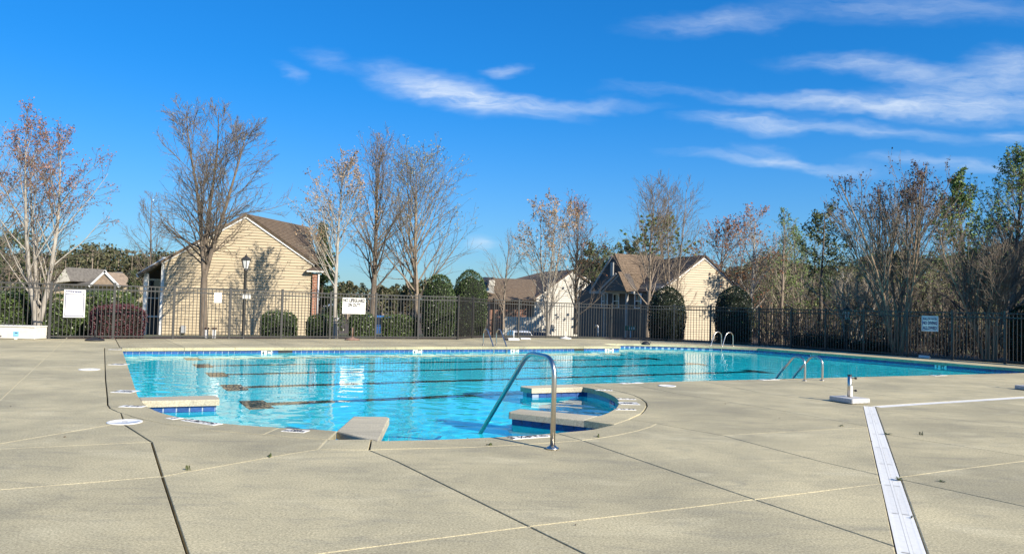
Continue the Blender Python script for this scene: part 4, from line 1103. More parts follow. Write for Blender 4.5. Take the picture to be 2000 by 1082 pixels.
tree('bare_tree', 'bare tree with straight slim trunk in front of the brown front gables', 1264, 655, 40, 336, 76, 'oval', M_BARK, M_TWIGB, None, 0, seed=21, trunk_r=.12, low=.2, dens=1.1)
tree('bare_tree', 'bare multi stemmed tree in front of the dark main roof', 1312, 655, 41.5, 342, 62, 'multi', M_BARK, M_TWIGB, None, 0, seed=22, leaders=3, trunk_r=.10, dens=1.0)
tree('leafy_tree', 'green leafing tree rising behind the brown roofed house', 1296, 620, 70, 418, 62, 'oval', M_BARK, M_TWIGB, M_SPRING, 9000, .11, 23, trunk_r=.2, name2='leaves', detail=False, dens=1.2)
tree('bare_tree', 'rust budded tree just right of the beige right gable', 1402, 640, 58, 424, 60, 'oval', M_BARK, M_TWIGG, M_BUDR, 4200, .062, 24, trunk_r=.17, dens=1.0, budzone=.25)
tree('bare_tree', 'pale twigged tree with rust buds low in its crown, behind the second right holly', 1466, 645, 56, 398, 52, 'oval', M_BARKW, M_TWIGG, M_BUDR, 1400, .07, 25, trunk_r=.15, dens=1.0)
tree('bare_tree', 'slender pale green budding tree in the right wood, left of the pine', 1526, 645, 60, 406, 40, 'oval', M_BARK, M_TWIGG, M_SPRING, 2600, .055, 26, trunk_r=.16, dens=.9)
tree('bare_tree', 'bushy yellow green budding tree beside the right pine', 1560, 650, 62, 440, 40, 'oval', M_BARK, M_TWIGG, M_SPRING, 3600, .065, 27, trunk_r=.15, dens=.9)
tree('crape_myrtle', 'big vase shaped crape myrtle with dark seed pods left of the no diving sign', 1752, 692, 27.9, 318, 130, 'vase', M_BARKT, M_TWIGB, M_POD, 3300, .042, 28, leaders=9, trunk_r=.062, budzone=.62, name2='seed_pods', dens=.95)
tree('crape_myrtle', 'vase shaped crape myrtle right of the no diving sign', 1932, 700, 26.2, 428, 110, 'vase', M_BARKT, M_TWIGB, M_POD, 250, .035, 29, leaders=8, trunk_r=.058, budzone=.6, name2='seed_pods', dens=1.1)
tree('crape_myrtle', 'low pale stemmed crape myrtle beside the right lamp post', 1668, 684, 31.8, 520, 80, 'vase', M_BARKW, M_TWIGG, None, 0, seed=30, leaders=8, trunk_r=.035, dens=.8)
tree('leafy_tree', 'leafy green tree right of the big crape myrtle', 1892, 660, 42, 330, 62, 'oval', M_BARKD, M_TWIGB, M_SPRING, 8500, .062, 31, trunk_r=.16, name2='leaves', dens=1.2, budzone=.38)
tree('leafy_tree', 'tall tree with fresh green leaves at the right picture edge', 1975, 660, 38, 284, 78, 'oval', M_BARKD, M_TWIGB, M_SPRING, 8500, .052, 32, trunk_r=.18, name2='leaves', dens=1.3, budzone=.45)
# pines: whorls of needle clumps
def pine(label, px, base_y, Y, top_y, half_px, seed, nclump=170, m=M_PINE, bare=.3, group=None, cone=False, size=.11):
    rg = np.random.default_rng(seed); top = D(px, top_y, Y); b0 = D(px, base_y, Y); base = np.array([b0[0], Y, b0[2]]); H = top[2] - base[2]; HW = half_px * Y / F
    th = thing('evergreen_tree', label, 'tree', base, group)
    P0, R0 = grow(np.array([[0, 0, -.1]]), np.array([[0, 0, 1.0]]), np.array([H * .98]), np.array([H * .018]), np.array([.02]), 12, .02, .02, rg)
    link('trunk', np_mesh('trunk', *tubes(P0, R0, 8), M_BARKD, True), th)
    prof = (lambda t: 1.05 * (1.02 - t)) if cone else (lambda t: .45 + .75 * np.sin(np.clip((t - bare) / (1 - bare), 0, 1) ** .8 * math.pi * .9))
    s, d, L1, r1, t = kids(P0, R0, np.array([HW]), max(24, nclump // 4), bare if not cone else .03, 1, 1.25 if not cone else 1.35, .2, prof, rg, .3)
    P1, R1 = grow(s, d, L1, np.maximum(r1, .02), np.full(len(s), .012), 5, .1, .08, rg); link('limbs', np_mesh('limbs', *tubes(P1, R1, 4), M_BARKD, True), th)
    s, d, L2, r2, t = kids(P1, R1, L1, 5 if not cone else 9, .3 if not cone else .05, 1.0, .7, .3, lambda t: .38 + 0 * t, rg); P2, R2 = grow(s, d, L2, np.full(len(s), .012), np.full(len(s), .008), 2, .1, .06, rg)
    C = np.repeat(np.concatenate([P2[:, 1], P2[:, 2]]), 10, 0); C = C + rg.normal(0, 1, C.shape) * (HW * .075)
    link('crown', np_mesh('crown', *leaves_at(C, size, rg, .38), m), th)
    return th
pine('dark green pine left of the big crape myrtle', 1603, 650, 52, 410, 42, 41, 130, bare=.28, size=.12)
pine('pine top showing above the brown front gable', 1226, 620, 80, 474, 26, 42, 120, bare=.35, size=.16)
pine('dark rounded pine between the white gable and the brown roof', 1168, 640, 66, 492, 40, 43, 150, bare=.3, size=.15)
pine('dense dark conical evergreen close behind the beige house', 622, 655, 41, 432, 46, 44, 240, cone=True, m=M_HEDGE, size=.09)
pine('small dark conical evergreen in front of the far grey roofs', 256, 640, 46, 528, 26, 45, 160, cone=True, size=.10)
pine('dark evergreen at the far left edge behind the maple', 12, 640, 52, 470, 62, 46, 190, bare=.2, size=.15)
# a deeper row of bare trees in the right wood, and those past the picture edge that shade the right fence
wood = []
M_TWIGD = mat('dark_wood_twigs', (.15, .128, .09), .95, .3, 4)
def wood_tree(px, Y, top, half, seed, label, grp='bare trees deep in the right wood', **k):
    return tree('bare_tree', label, px, 640, Y, top, half, 'oval', M_BARKD, M_TWIGD, M_BUDG if seed == 61 else M_SPRING, 1000, .055, seed=seed, trunk_r=.15, dens=1.0, detail=False, group=grp, **k)
protos = [wood_tree(1500, 75, 455, 50, 61, 'bare grey tree deep in the wood behind the right fence'), wood_tree(1585, 70, 445, 52, 62, 'bare grey tree deep in the wood behind the right fence')]
for i in range(20):
    src = protos[i % 2]; Yt = rng.uniform(48, 92); px = 1440 + (i + rng.uniform(-.4, .4)) * 31
    q = D(px, 620, Yt); o = src.copy(); COL.objects.link(o); o.location = (q[0], Yt, gz(q[0], Yt) - .05); o.rotation_euler = (0, 0, rng.uniform(0, 6.28)); f = rng.uniform(.75, 1.15) * (1.0 + max(0, px - 1700) / 900); o.scale = (f, f, f)
    for ch in src.children: c = ch.copy(); COL.objects.link(c); c.parent = o
# ------------------------------------------------------------------ clipped hedges and hollies
def clipped(name, label, c, size, shape, m, nleaf, lsize, seed, group=None, cat='shrub', ang=0.0):
    """a clipped shrub: dark inner mass with a skin of separate leaves"""
    rg = np.random.default_rng(seed); th = thing(name, label, cat, c, group); sx, sy, sz = size
    if shape == 'dome':
        def surf(u, v): # v: height 0..1
            r = np.where(v < .45, .86 + .14 * np.sin(v / .45 * math.pi / 2), np.sqrt(np.clip(1 - ((v - .45) / .55) ** 2.3, 0, 1))); return np.stack([np.cos(u) * r * sx / 2, np.sin(u) * r * sy / 2, v * sz], -1)
        vv = 1 - rg.uniform(0, 1, nleaf) ** 1.15; S_ = surf(rg.uniform(0, 6.283, nleaf), vv)
        g = [surf(np.arange(18) / 18 * 6.283, np.full(18, t)) for t in np.linspace(0, 1, 12)]; k = 18
    else:
        e = 5.0 if shape == 'box' else 2.6
        def surf(u, v):
            cu_, su = np.cos(u), np.sin(u); r = (np.abs(cu_) ** e + np.abs(su) ** e) ** (-1 / e); q = np.where(v < .62, .93 + .07 * np.sin(v / .62 * 1.57), (1 - np.clip((v - .62) / .38, 0, 1) ** (4.0 if shape == 'box' else 2.4)) ** (1 / 2.4)); return np.stack([cu_ * r * q * sx / 2, su * r * q * sy / 2, v * sz], -1)
        vv = 1 - rg.uniform(0, 1, nleaf) ** 1.3; S_ = surf(rg.uniform(0, 6.283, nleaf), vv)
        # flat top
        nt_ = nleaf // 4; ut = rg.uniform(0, 6.283, nt_); rr = np.sqrt(rg.uniform(0, 1, nt_)); ed = surf(ut, np.full(nt_, .93)); S_ = np.concatenate([S_, np.stack([ed[:, 0] * rr, ed[:, 1] * rr, sz * (.95 + .05 * (1 - rr))], -1)])
        g = [surf(np.arange(24) / 24 * 6.283, np.full(24, t)) for t in np.linspace(0, 1, 10)]; k = 24
    lump = 1 + .035 * np.sin(S_[:, 0] * 5 + seed) * np.sin(S_[:, 2] * 6 + 1) + rg.normal(0, .022, len(S_)); S_ = S_ * np.stack([lump, lump, 1 + (lump - 1) * .4], -1)
    st_ = rg.choice(len(S_), len(S_) // 12); stray = S_[st_] * np.array([1.03, 1.03, 1.0]) + np.abs(rg.normal(0, .04, (len(st_), 3))) * np.array([0, 0, 1]) + rg.normal(0, .025, (len(st_), 3)); S_ = np.concatenate([S_, stray]); S_ = S_[S_[:, 1] < sy * .36]
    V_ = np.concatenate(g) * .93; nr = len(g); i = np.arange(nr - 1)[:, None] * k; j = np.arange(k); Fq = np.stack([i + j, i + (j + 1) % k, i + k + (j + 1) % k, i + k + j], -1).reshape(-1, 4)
    inner = link('shade_core', np_mesh('shade_core', V_, Fq, M_COREG, True), th); lv = link('leaves', np_mesh('leaves', *leaves_at(S_, lsize, rg, .62), m), th); lv['kind'] = 'stuff'  # near-black hull: shade among the leaves put into its colour
    th.rotation_euler = (0, 0, ang); return th
def hedge_px(name, label, l, r, top, bot, Y, depth, shape, m, n_, ls, seed, **k):
    a, b = D(l, bot, Y), D(r, bot, Y); t = D((l + r) / 2, top, Y); c = (a + b) / 2; an_ = math.atan2(-c[0], Y); zg = gz(c[0], c[1]) - .03; zb = min(c[2], zg) if c[2] < zg else zg
    rd = np.array([c[0], Y]); rd /= np.linalg.norm(rd)
    return clipped(name, label, (c[0] + rd[0] * depth / 2, Y + rd[1] * depth / 2, zb), ((b - a)[0] * math.cos(an_), depth, t[2] - zb), shape, m, n_, ls, seed, ang=an_, **k)
hedge_px('purple_hedge', 'rounded purple leaved hedge behind the left fence', 176, 283, 597, 657, 25.6, 1.2, 'box', M_PURPLE, 8200, .030, 1)
hedge_px('green_hedge', 'tall loose green hedge at the far left behind the maple trunk', -120, 172, 572, 657, 25.3, 1.3, 'box', M_HEDGE, 20000, .038, 2)
hedge_px('green_hedge', 'green hedge rising behind the purple hedge', 150, 262, 570, 657, 27.6, 1.2, 'box', M_HEDGE, 7000, .038, 3)
hedge_px('round_shrub', 'single rounded boxwood in front of the beige gable', 507, 580, 609, 658, 29.3, 1.2, 'round', M_HOLLY, 5200, .028, 4)
hedge_px('round_shrub', 'dark rounded shrub at the foot of the brick corner', 597, 655, 616, 658, 30.2, 1.1, 'round', M_HOLLY, 4200, .028, 5)
hedge_px('round_shrub', 'leafy shrub under the lifeguard sign', 680, 732, 612, 656, 32.0, 1.1, 'round', M_HEDGE, 3800, .032, 6)
hedge_px('green_hedge', 'low clipped hedge under the fan shaped tree', 744, 816, 616, 656, 32.8, 1.2, 'box', M_HEDGE, 5200, .032, 7)
hedge_px('holly_dome', 'left one of the two green domed hollies at the fence corner', 821, 888, 534, 660, 32.2, 1.45, 'dome', M_HOLLY, 9500, .030, 8)
hedge_px('holly_dome', 'right one of the two green domed hollies at the fence corner', 880, 950, 527, 661, 34.6, 1.6, 'dome', M_HOLLY, 9500, .031, 9)
hedge_px('holly_dome', 'dark domed holly left of the fenced beige right gable', 1264, 1339, 560, 668, 35.6, 1.8, 'dome', M_HOLLY_SHADED, 9500, .032, 10)
hedge_px('holly_dome', 'dark domed holly right of the fenced beige right gable', 1394, 1471, 560, 672, 34.2, 1.8, 'dome', M_HOLLY_SHADED, 9500, .032, 11)
hedge_px('dark_hedge', 'low dark hedge behind the right fence, left of its lamp post', 1545, 1655, 655, 690, 31.6, 1.0, 'box', M_HOLLY_SHADED, 5200, .030, 12)
hedge_px('dark_hedge', 'low dark hedge behind the right fence, right of its lamp post', 1662, 1742, 668, 696, 29.4, .9, 'box', M_HOLLY_SHADED, 4200, .030, 13)
hedge_px('dark_shrub', 'black green evergreen shrub at the right picture edge', 1966, 2060, 596, 712, 25.2, 1.6, 'round', M_HOLLY_SHADED, 6500, .034, 14)
# brush between the trunks of the right wood: nobody could count its stems
rg = np.random.default_rng(99); parts = []
nb = 1000; xs_ = rg.uniform(0, 1, nb)
pts = []
for q in xs_:
    px = 1485 + q * 640; Yb = rg.uniform(31, 62) if px < 1650 else rg.uniform(28.5, 60); p = D(px, 640, Yb); pts.append((p[0], Yb, gz(p[0], Yb)))
pts = np.array(pts); d = rg.normal(0, .42, (nb, 3)) + [0, 0, 1]
Lb = rg.uniform(.9, 3.0, nb); Pb, Rb = grow(pts, d, Lb, np.full(nb, .016), np.full(nb, .007), 6, .12, .0, rg); parts.append(tubes(Pb, Rb, 4))
s, d, L2, r2, t = kids(Pb, Rb, Lb, 7, .2, 1, .7, .25, lambda t: .38 * (1.2 - t * .6), rg); P2, R2 = grow(s, d, L2, np.full(len(s), .007), np.full(len(s), .005), 3, .12, .02, rg); parts.append(tubes(P2, R2, 3))
link('undergrowth', np_mesh('undergrowth', *merge(parts), mat('brush_brown', (.048, .038, .028), .95, .4, 2), True))['kind'] = 'stuff'
C = np.concatenate([P2[:, -1], Pb[:, 3]])[rg.choice(len(P2) + nb, 5000)]
link('undergrowth_leaves', np_mesh('undergrowth_leaves', *leaves_at(C, .05, rg, .6, .05), M_BUDG))['kind'] = 'stuff'
# far woods along the skyline: one mass
rg = np.random.default_rng(5); C, T_ = [], []
def far_row(px0, px1, Y0, Y1, top, bot, nclump, leaf, per=170):
    for _ in range(nclump):
        px = rg.uniform(px0, px1); Y = rg.uniform(Y0, Y1); ty = top(px) + rg.normal(0, 5); a = D(px, ty, Y); H = a[2] + 2.3; w_ = H * rg.uniform(.22, .4)
        h = rg.uniform(.15, 1, per) ** .7; r = w_ * np.sqrt(np.clip(1.05 - h, .05, 1)) * rg.uniform(.3, 1, per); an = rg.uniform(0, 6.28, per)
        C.append(np.stack([a[0] + np.cos(an) * r, Y + np.sin(an) * r, -2.3 + h * H], -1)); T_.append((a[0], Y, H))
far_row(-260, 340, 120, 170, lambda x: 494 + 8 * math.sin(x / 37) + max(0, 60 - x) * .1, 560, 210, .5)
far_row(560, 1010, 130, 180, lambda x: 560 + 6 * math.sin(x / 23), 600, 120, .5)
far_row(1130, 1500, 120, 160, lambda x: 520 + 8 * math.sin(x / 31), 600, 110, .5)
far_row(1480, 2300, 95, 140, lambda x: 512 + 12 * math.sin(x / 41) - max(0, x - 1700) * .1, 600, 260, .5)
C = np.concatenate(C); link('distant_woods', np_mesh('distant_woods', *leaves_at(C, .30, rg, .7), M_FAR))['kind'] = 'stuff'
T_ = np.array(T_); n_ = len(T_); Pt = np.zeros((n_, 3, 3)); Pt[:, :, :2] = T_[:, None, :2]; Pt[:, :, 2] = -2.4 + np.outer(T_[:, 2], [0, .5, 1.02]); Rt = np.tile([[.22, .14, .04]], (n_, 1))
link('distant_trunks', np_mesh('distant_trunks', *tubes(Pt, Rt, 4), M_BARK, True))['kind'] = 'stuff'
# evergreens outside the picture on the right: their shade falls along the right fence
for i, (x, y, h) in enumerate(((20.6, 24.5, 9.5), (22.6, 21.0, 10.5), (24.6, 17.5, 10), (24.5, 25.5, 12), (27.5, 21, 12), (28.5, 26.5, 12.5), (32, 31, 13), (30.5, 23.5, 12.5), (35.5, 35, 13), (33, 26.5, 13))):
    rgx = np.random.default_rng(200 + i); th = thing('evergreen_tree', 'dense evergreen standing outside the right fence beyond the picture edge', 'tree', (x, y, -.3), 'evergreens outside the right fence')
    P0, R0 = grow(np.array([[0, 0, -.1]]), np.array([[0, 0, 1.0]]), np.array([h]), np.array([.2]), np.array([.02]), 8, .02, .02, rgx); link('trunk', np_mesh('trunk', *tubes(P0, R0, 8), M_BARKD, True), th)
    hh = rgx.uniform(.04, 1, 5200); r = 2.1 * (1.03 - hh) ** .6 * np.sqrt(rgx.uniform(.1, 1, 5200)); an = rgx.uniform(0, 6.28, 5200)
    link('crown', np_mesh('crown', *leaves_at(np.stack([np.cos(an) * r, np.sin(an) * r, hh * h], -1), .15, rgx, .6), M_PINE), th)

# ------------------------------------------------------------------ houses
M_SIDE = mat('beige_vinyl_siding', (.42, .34, .22), .55, .05, 1.2, .12, 40, stretch=(.4, .4, 8), objvar=.05)
M_SIDEW = mat('white_vinyl_siding', (.50, .465, .39), .55, .05, 1.2, objvar=.03)
M_SIDE_SHADED = mat('shaded_facade_siding', (.075, .062, .052), .6, .1, 2)  # facade siding darkened: shade of the sunless walls put into the colour
M_ROOF = mat('brown_shingles', (.20, .145, .095), .95, 0, 5, .7, 30, col2=(.115, .082, .056), detail=9)
M_ROOFD = mat('dark_brown_shingles', (.13, .092, .068), .95, 0, 5, .7, 30, col2=(.075, .054, .04), detail=9)
M_ROOFG = mat('grey_shingles', (.17, .155, .135), .95, 0, 4, .6, 30, col2=(.10, .09, .08), detail=9)
M_TRIM = mat('white_trim_paint', (.74, .73, .70), .5, .04, 6)
M_WIN = mat('dark_window_glass', (.02, .025, .03), .08, .3, 2, spec=.8)
M_DRIVE = mat('pale_driveway', (.42, .40, .36), .9, .1, 2, .2, 60)
def brick_mat():
    m = bpy.data.materials.new('red_brick'); m.use_nodes = True; nt = m.node_tree; b = nt.nodes['Principled BSDF']; b.inputs['Roughness'].default_value = .9
    t = nt.nodes.new('ShaderNodeTexCoord'); mp = nt.nodes.new('ShaderNodeMapping'); mp.inputs['Rotation'].default_value = (math.pi / 2, 0, 0); nt.links.new(t.outputs['Object'], mp.inputs[0])
    k = nt.nodes.new('ShaderNodeTexBrick'); k.inputs['Color1'].default_value = (.26, .085, .045, 1); k.inputs['Color2'].default_value = (.36, .15, .075, 1); k.inputs['Mortar'].default_value = (.42, .36, .30, 1)
    k.inputs['Scale'].default_value = 1; k.inputs['Brick Width'].default_value = .21; k.inputs['Row Height'].default_value = .075; k.inputs['Mortar Size'].default_value = .008
    nt.links.new(mp.outputs[0], k.inputs['Vector']); nt.links.new(k.outputs['Color'], b.inputs['Base Color']); return m
M_BRICK = brick_mat()
def slab(parent, org, pts, th, m, name='roof'):
    """roof plane of some thickness through 3D corner points"""
    P = [np.array(p) for p in pts]; nn = np.cross(P[1] - P[0], P[2] - P[0]); nn /= np.linalg.norm(nn)
    if nn[2] < 0: P = P[::-1]; nn = -nn
    return MB(org).prism([p - nn * th for p in P], nn * th).build(name, m, parent)
def shingled(parent, org, pts, m, rows, name='roof', th=.10):
    """roof plane with lapped courses; pts: eave left, eave right, ridge right, ridge left"""
    A, B, C_, E_ = [np.array(p, float) for p in pts]; nn = np.cross(B - A, E_ - A); nn /= np.linalg.norm(nn)
    if nn[2] < 0: nn = -nn
    mb = MB(org); mb.add([A - nn * th, B - nn * th, C_ - nn * th, E_ - nn * th, A, B, C_, E_], [(0, 3, 2, 1), (0, 1, 5, 4), (1, 2, 6, 5), (2, 3, 7, 6), (3, 0, 4, 7)])
    for i in range(rows):
        a, b = i / rows, (i + 1) / rows; l0, l1, r0, r1 = A + (E_ - A) * a, A + (E_ - A) * b, B + (C_ - B) * a, B + (C_ - B) * b
        mb.add([l0 + nn * .03, r0 + nn * .03, r1 + nn * .004, l1 + nn * .004, l0, r0], [(0, 1, 2, 3), (4, 5, 1, 0)])
    return mb.build(name, m, parent)
def gable(parent, org, PL_, PR_, zb, zl, zr, apex, sp, m, joined=False, body=4.0, bm=None, trim=.15):
    """clapboard gable wall from PL_ to PR_ with the boards lapped one by one, trim along the rakes, and the mass behind"""
    PL_, PR_ = np.array([*PL_[:2], 0]), np.array([*PR_[:2], 0]); W_ = np.linalg.norm(PR_ - PL_); e = (PR_ - PL_) / W_; out = np.array([e[1], -e[0], 0])
    sa, za = (np.array([*apex[:2], 0]) - PL_) @ e, apex[2]
    def lim(z):
        l = 0 if z <= zl else (z - zl) / (za - zl) * sa; r = W_ if z <= zr else W_ - (z - zr) / (za - zr) * (W_ - sa); return l, r
    z = zb; J = MB(org)
    while z < za - .05:
        z1 = min(z + sp, za - .01); l0, r0 = lim(z); l1, r1 = lim(z1); mb = J if joined else MB(org)
        q = lambda s, zz, o: PL_ + e * s + out * o + np.array([0, 0, zz])
        mb.add([q(l0, z, .046), q(r0, z, .046), q(r1, z1, .006), q(l1, z1, .006), q(l0, z, -.01), q(r0, z, -.01), q(r1, z1, -.01), q(l1, z1, -.01)], [(0, 1, 2, 3), (4, 5, 1, 0), (0, 3, 7, 4), (1, 5, 6, 2)])
        if not joined: mb.build('siding_board', m, parent)
        z = z1
    if joined: o = J.build('siding', m, parent); o['kind'] = 'stuff'
    poly = [PL_ + [0, 0, zb], PR_ + [0, 0, zb], PR_ + [0, 0, zr], PL_ + e * sa + [0, 0, za], PL_ + [0, 0, zl]]
    MB(org).prism([p - out * .012 for p in poly][::-1], -out * body).build('wall', bm or m, parent)
    for a, b in ((PL_ + [0, 0, zl], PL_ + e * sa + [0, 0, za]), (PL_ + e * sa + [0, 0, za], PR_ + [0, 0, zr])):
        d = (b - a) / np.linalg.norm(b - a); ext = .22
        a2, b2 = (a - d * ext, b) if a[2] < b[2] else (a, b + d * ext)
        upn = np.cross(d, -out); upn = upn if upn[2] > 0 else -upn
        MB(org).box((a2 + b2) / 2 + out * .055 - upn * trim / 2 + upn * .02, (np.linalg.norm(b2 - a2), .07, trim), d, up=upn).build('rake_board', M_TRIM, parent)
    return e, out, W_
def window(parent, org, c, e, w_, h, out, mull=True):
    fr = MB(org); c = np.array(c)
    for s in (-1, 1): fr.box(c + e * s * (w_ / 2 + .04) + out * .03, (.08, .06, h + .16), e); fr.box(c + np.array([0, 0, s * (h / 2 + .04)]) + out * .03, (w_, .06, .08), e)
    if mull: fr.box(c + out * .03, (w_, .04, .05), e)
    f = fr.build('window', M_TRIM, parent); MB(org).box(c + out * .008, (w_, .01, h), e).build('pane', M_WIN, f)
# the beige house on the left
YL, YR = 33.2, 35.2
a, b = D(316, 655, YL), D(604, 655, YR); zb = -.62; o1 = np.array([(a[0] + b[0]) / 2, (a[1] + b[1]) / 2, zb])
h1 = thing('house', 'beige clapboard house with big gable behind the left fence', 'house', o1)
ap, el, er = VP(480.5, 419, a, b), VP(319, 505, a, b), VP(607, 509, a, b)
e, out, W_ = gable(h1, o1, a, b, zb, el[2], er[2], ap, .128, M_SIDE, body=5.5, trim=.17)
back = -out
for A_, rise in (((ap + [0, 0, .05]), None),):
    ll = VP(268, 537, a, b) + [0, 0, .03]
    slab(h1, o1, [A_ + out * .18, ll + out * .18, ll + back * 5.5, A_ + back * 5.5], .10, M_ROOF)
e2 = VP(621, 519, a, b) + [0, 0, .03]
shingled(h1, o1, [e2 + out * .16, e2 + out * .14 + e * .02, D(603, 443.5, 41.0), ap + out * .16 + [0, 0, .02]], M_ROOF, 26)
pb, pt = VP(612.5, 655, a, b), VP(612.5, 534, a, b)
MB(o1).box((pb[0], pb[1] + .02, (zb + pt[2]) / 2), (.32, .34, pt[2] - zb), e).build('brick_pier', M_BRICK, h1)
c = VP(615, 530.5, a, b); MB(o1).box(c + out * .05, (.78, .6, .07), e).build('fascia', M_TRIM, h1); c2 = VP(614, 525.5, a, b)
mb = MB(o1); c2 = c + np.array([0, 0, .04]); mb.add([c2 - e * .42 + out * .38, c2 + e * .42 + out * .38, c2 + e * .42 - out * .3, c2 - e * .42 - out * .3, c2 + np.array([0, 0, .26]) + e * .02 - out * .2], [(3, 2, 1, 0), (0, 1, 4), (1, 2, 4), (2, 3, 4), (3, 0, 4)]); mb.build('roof', M_ROOFD, h1)
dsp = VP(622, 536, a, b) + out * .2; MB(o1).tube([dsp, (dsp[0], dsp[1], zb)], .04, 6).build('downspout', M_TRIM, h1)
# porch at its left
pc = D(297, 655, 36.6); wl_, wr_ = D(276, 655, 34.6), D(316, 655, 34.9); w3 = (wr_ - wl_); w3[2] = 0; we = w3 / np.linalg.norm(w3); wo3 = np.array([we[1], -we[0], 0])
ztop = D(300, 512, 36)[2]
MB(o1).box(((wl_ + wr_) / 2)[:2].tolist() + [(zb + ztop) / 2 - .2], (np.linalg.norm(w3), .12, ztop - zb - .4), we).build('porch_wall', M_SIDE_SHADED, h1)
window(h1, o1, D(299, 582, 34.65), we, .55, 1.6, wo3)
for px, y0_ in ((314.5, 502), (281, 533)):
    q = D(px, 655, 33.3); zt = D(px, y0_, 33.3)[2]; MB(o1).box((q[0], q[1], (zb + zt) / 2), (.16, .16, zt - zb), bev=.01).build('porch_post', M_TRIM, h1)
q0, q1 = D(268, 539, 33.2), D(322, 506, 33.2); MB(o1).box((q0 + q1) / 2, (np.linalg.norm(q1 - q0), .12, .16), q1 - q0).build('gutter', M_TRIM, h1)
mb_ = VP(360, 643, a, b); MB(o1).box((mb_[0], mb_[1] - .12, mb_[2]), (.2, .12, .32), bev=.01).build('meter_box', mat('meter_grey', (.4, .41, .42), .5, .1, 10), h1)
for px, y, ln in ((403.5, 643, .42), (418.5, 643, .42)):  # plain capped utility posts, no lamp in them
    c = D(px, y, 27.2); zg = gz(c[0], c[1]); t = thing('utility_post', ('left' if px < 410 else 'right') + ' one of two short capped white garden posts by the bare tree trunk', 'garden light', (c[0], c[1], zg), 'short capped garden posts')
    MB().box((0, 0, (c[2] - zg) / 2 + .01), (.10, .10, c[2] - zg - .02), bev=.008).build('post', M_TRIM, t); MB().box((0, 0, c[2] - zg + .03), (.15, .15, .07), bev=.01).build('cap', mat('brown_cap', (.12, .08, .055), .7, .2, 10), t)
# the beige house on the right with its brown gables
a, b = D(1288, 660, 55.0), D(1459, 660, 57.2); zb = -2.3; o2 = np.array([(a[0] + b[0]) / 2, (a[1] + b[1]) / 2, zb])
h2 = thing('house', 'beige gabled house with brown roofs and shaded front gables on the right', 'house', o2)
ap, el, er = VP(1375.5, 499.5, a, b), VP(1291, 563, a, b), VP(1456, 576, a, b)
e, out, W_ = gable(h2, o2, a, b, zb, el[2], er[2], ap, .175, M_SIDE, body=8.0, trim=.22)
back = -out; bk = 8.2
ll, rr = VP(1283, 569, a, b), VP(1462, 581, a, b)
shingled(h2, o2, [ll + out * .2, ll + back * bk, ap + back * bk + [0, 0, .06], ap + out * .2 + [0, 0, .06]], M_ROOFD, 24)
slab(h2, o2, [rr + out * .2, rr + back * bk, ap + back * bk + [0, 0, .06], ap + out * .2 + [0, 0, .06]], .1, M_ROOFD)
M_TRIM_SHADED = mat('shaded_white_trim', (.30, .29, .27), .6, .1, 6)  # white trim greyed: shade on the front gables put into the colour
# main body and front gables
fa, fb = D(1128, 640, 64.0), D(1291, 640, 55.4); fd = fb - fa; fd[2] = 0; fe = fd / np.linalg.norm(fd); fo = np.array([fe[1], -fe[0], 0]); zt = D(1230, 568, 58.5)[2]
MB(o2).box([*((fa + fb) / 2 - fo * 2.5)[:2], (zb + zt) / 2], (np.linalg.norm(fd), 5.0, zt - zb), fe).build('wall', M_SIDE_SHADED, h2)
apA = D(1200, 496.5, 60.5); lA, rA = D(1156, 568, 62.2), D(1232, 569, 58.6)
MB(o2).prism([lA, rA, apA], -fo * .5).build('gable_face', M_SIDE_SHADED, h2)
rdA = D(1292, 501, 64.5)
shingled(h2, o2, [rA + [.0, -.1, -.05], D(1285, 566, 58.2), rdA, apA + [0, -.15, .05]], M_ROOF, 22)
slab(h2, o2, [lA, apA + [0, 0, .03], rdA, D(1190, 560, 67)], .12, M_ROOF)
for p, q in ((lA, apA),):
    for k_, off in ((0, 0), (1, .42)):
        d = q - p; MB(o2).box((p + q) / 2 + fo * (.22 - off * .4) + np.array([off * .5, 0, -.12 - off * .35]), (np.linalg.norm(d), .08, .16), d).build('rake_board', M_TRIM_SHADED, h2)
vt = D(1197.5, 526, 60.2); MB(o2).box(vt + fo * .1, (.32, .1, 1.1), fe).build('gable_vent', M_TRIM_SHADED, h2)
apB = D(1206.5, 532, 58.2); lB, rB = D(1172, 567, 59.6), D(1223, 569, 57.3)
MB(o2).prism([lB, rB, apB], -fo * 1.2).build('gable_face', M_SIDE_SHADED, h2)
shingled(h2, o2, [rB + [0, -.1, -.04], D(1248, 567, 58.1), D(1253, 534, 60.2), apB + [0, -.1, .05]], M_ROOF, 14)
slab(h2, o2, [lB, apB, apB - fo * 1.5, lB - fo * 1.5], .08, M_ROOF)
for off in (0, .36):
    d = apB - lB; MB(o2).box((lB + apB) / 2 + fo * .16 + np.array([off * .6, 0, -.1 - off * .3]), (np.linalg.norm(d), .07, .13), d).build('rake_board', M_TRIM_SHADED, h2)
pa, pb_ = D(1156, 571, 61.6), D(1243, 571.5, 57.4); d = pb_ - pa; MB(o2).box((pa + pb_) / 2 + fo * .2, (np.linalg.norm(d), .14, .2), d).build('porch_beam', M_TRIM_SHADED, h2)
for px in (1182, 1204, 1247):
    t_ = (px - 1128) / 163; q = VP(px, 588, fa, fb) + fo * .02; window(h2, o2, q, fe, .62, 1.0, fo)
for px in (1190, 1233):
    q = VP(px, 640, fa, fb) + fo * .5; MB(o2).box((q[0], q[1], (zb + zt) / 2), (.16, .16, zt - zb), fe).build('porch_post', M_TRIM_SHADED, h2)
slab(h2, o2, [D(1131, 575, 64.2), D(1157, 569, 62.3), D(1192, 535, 66), D(1165, 540, 69)], .1, M_ROOFD)
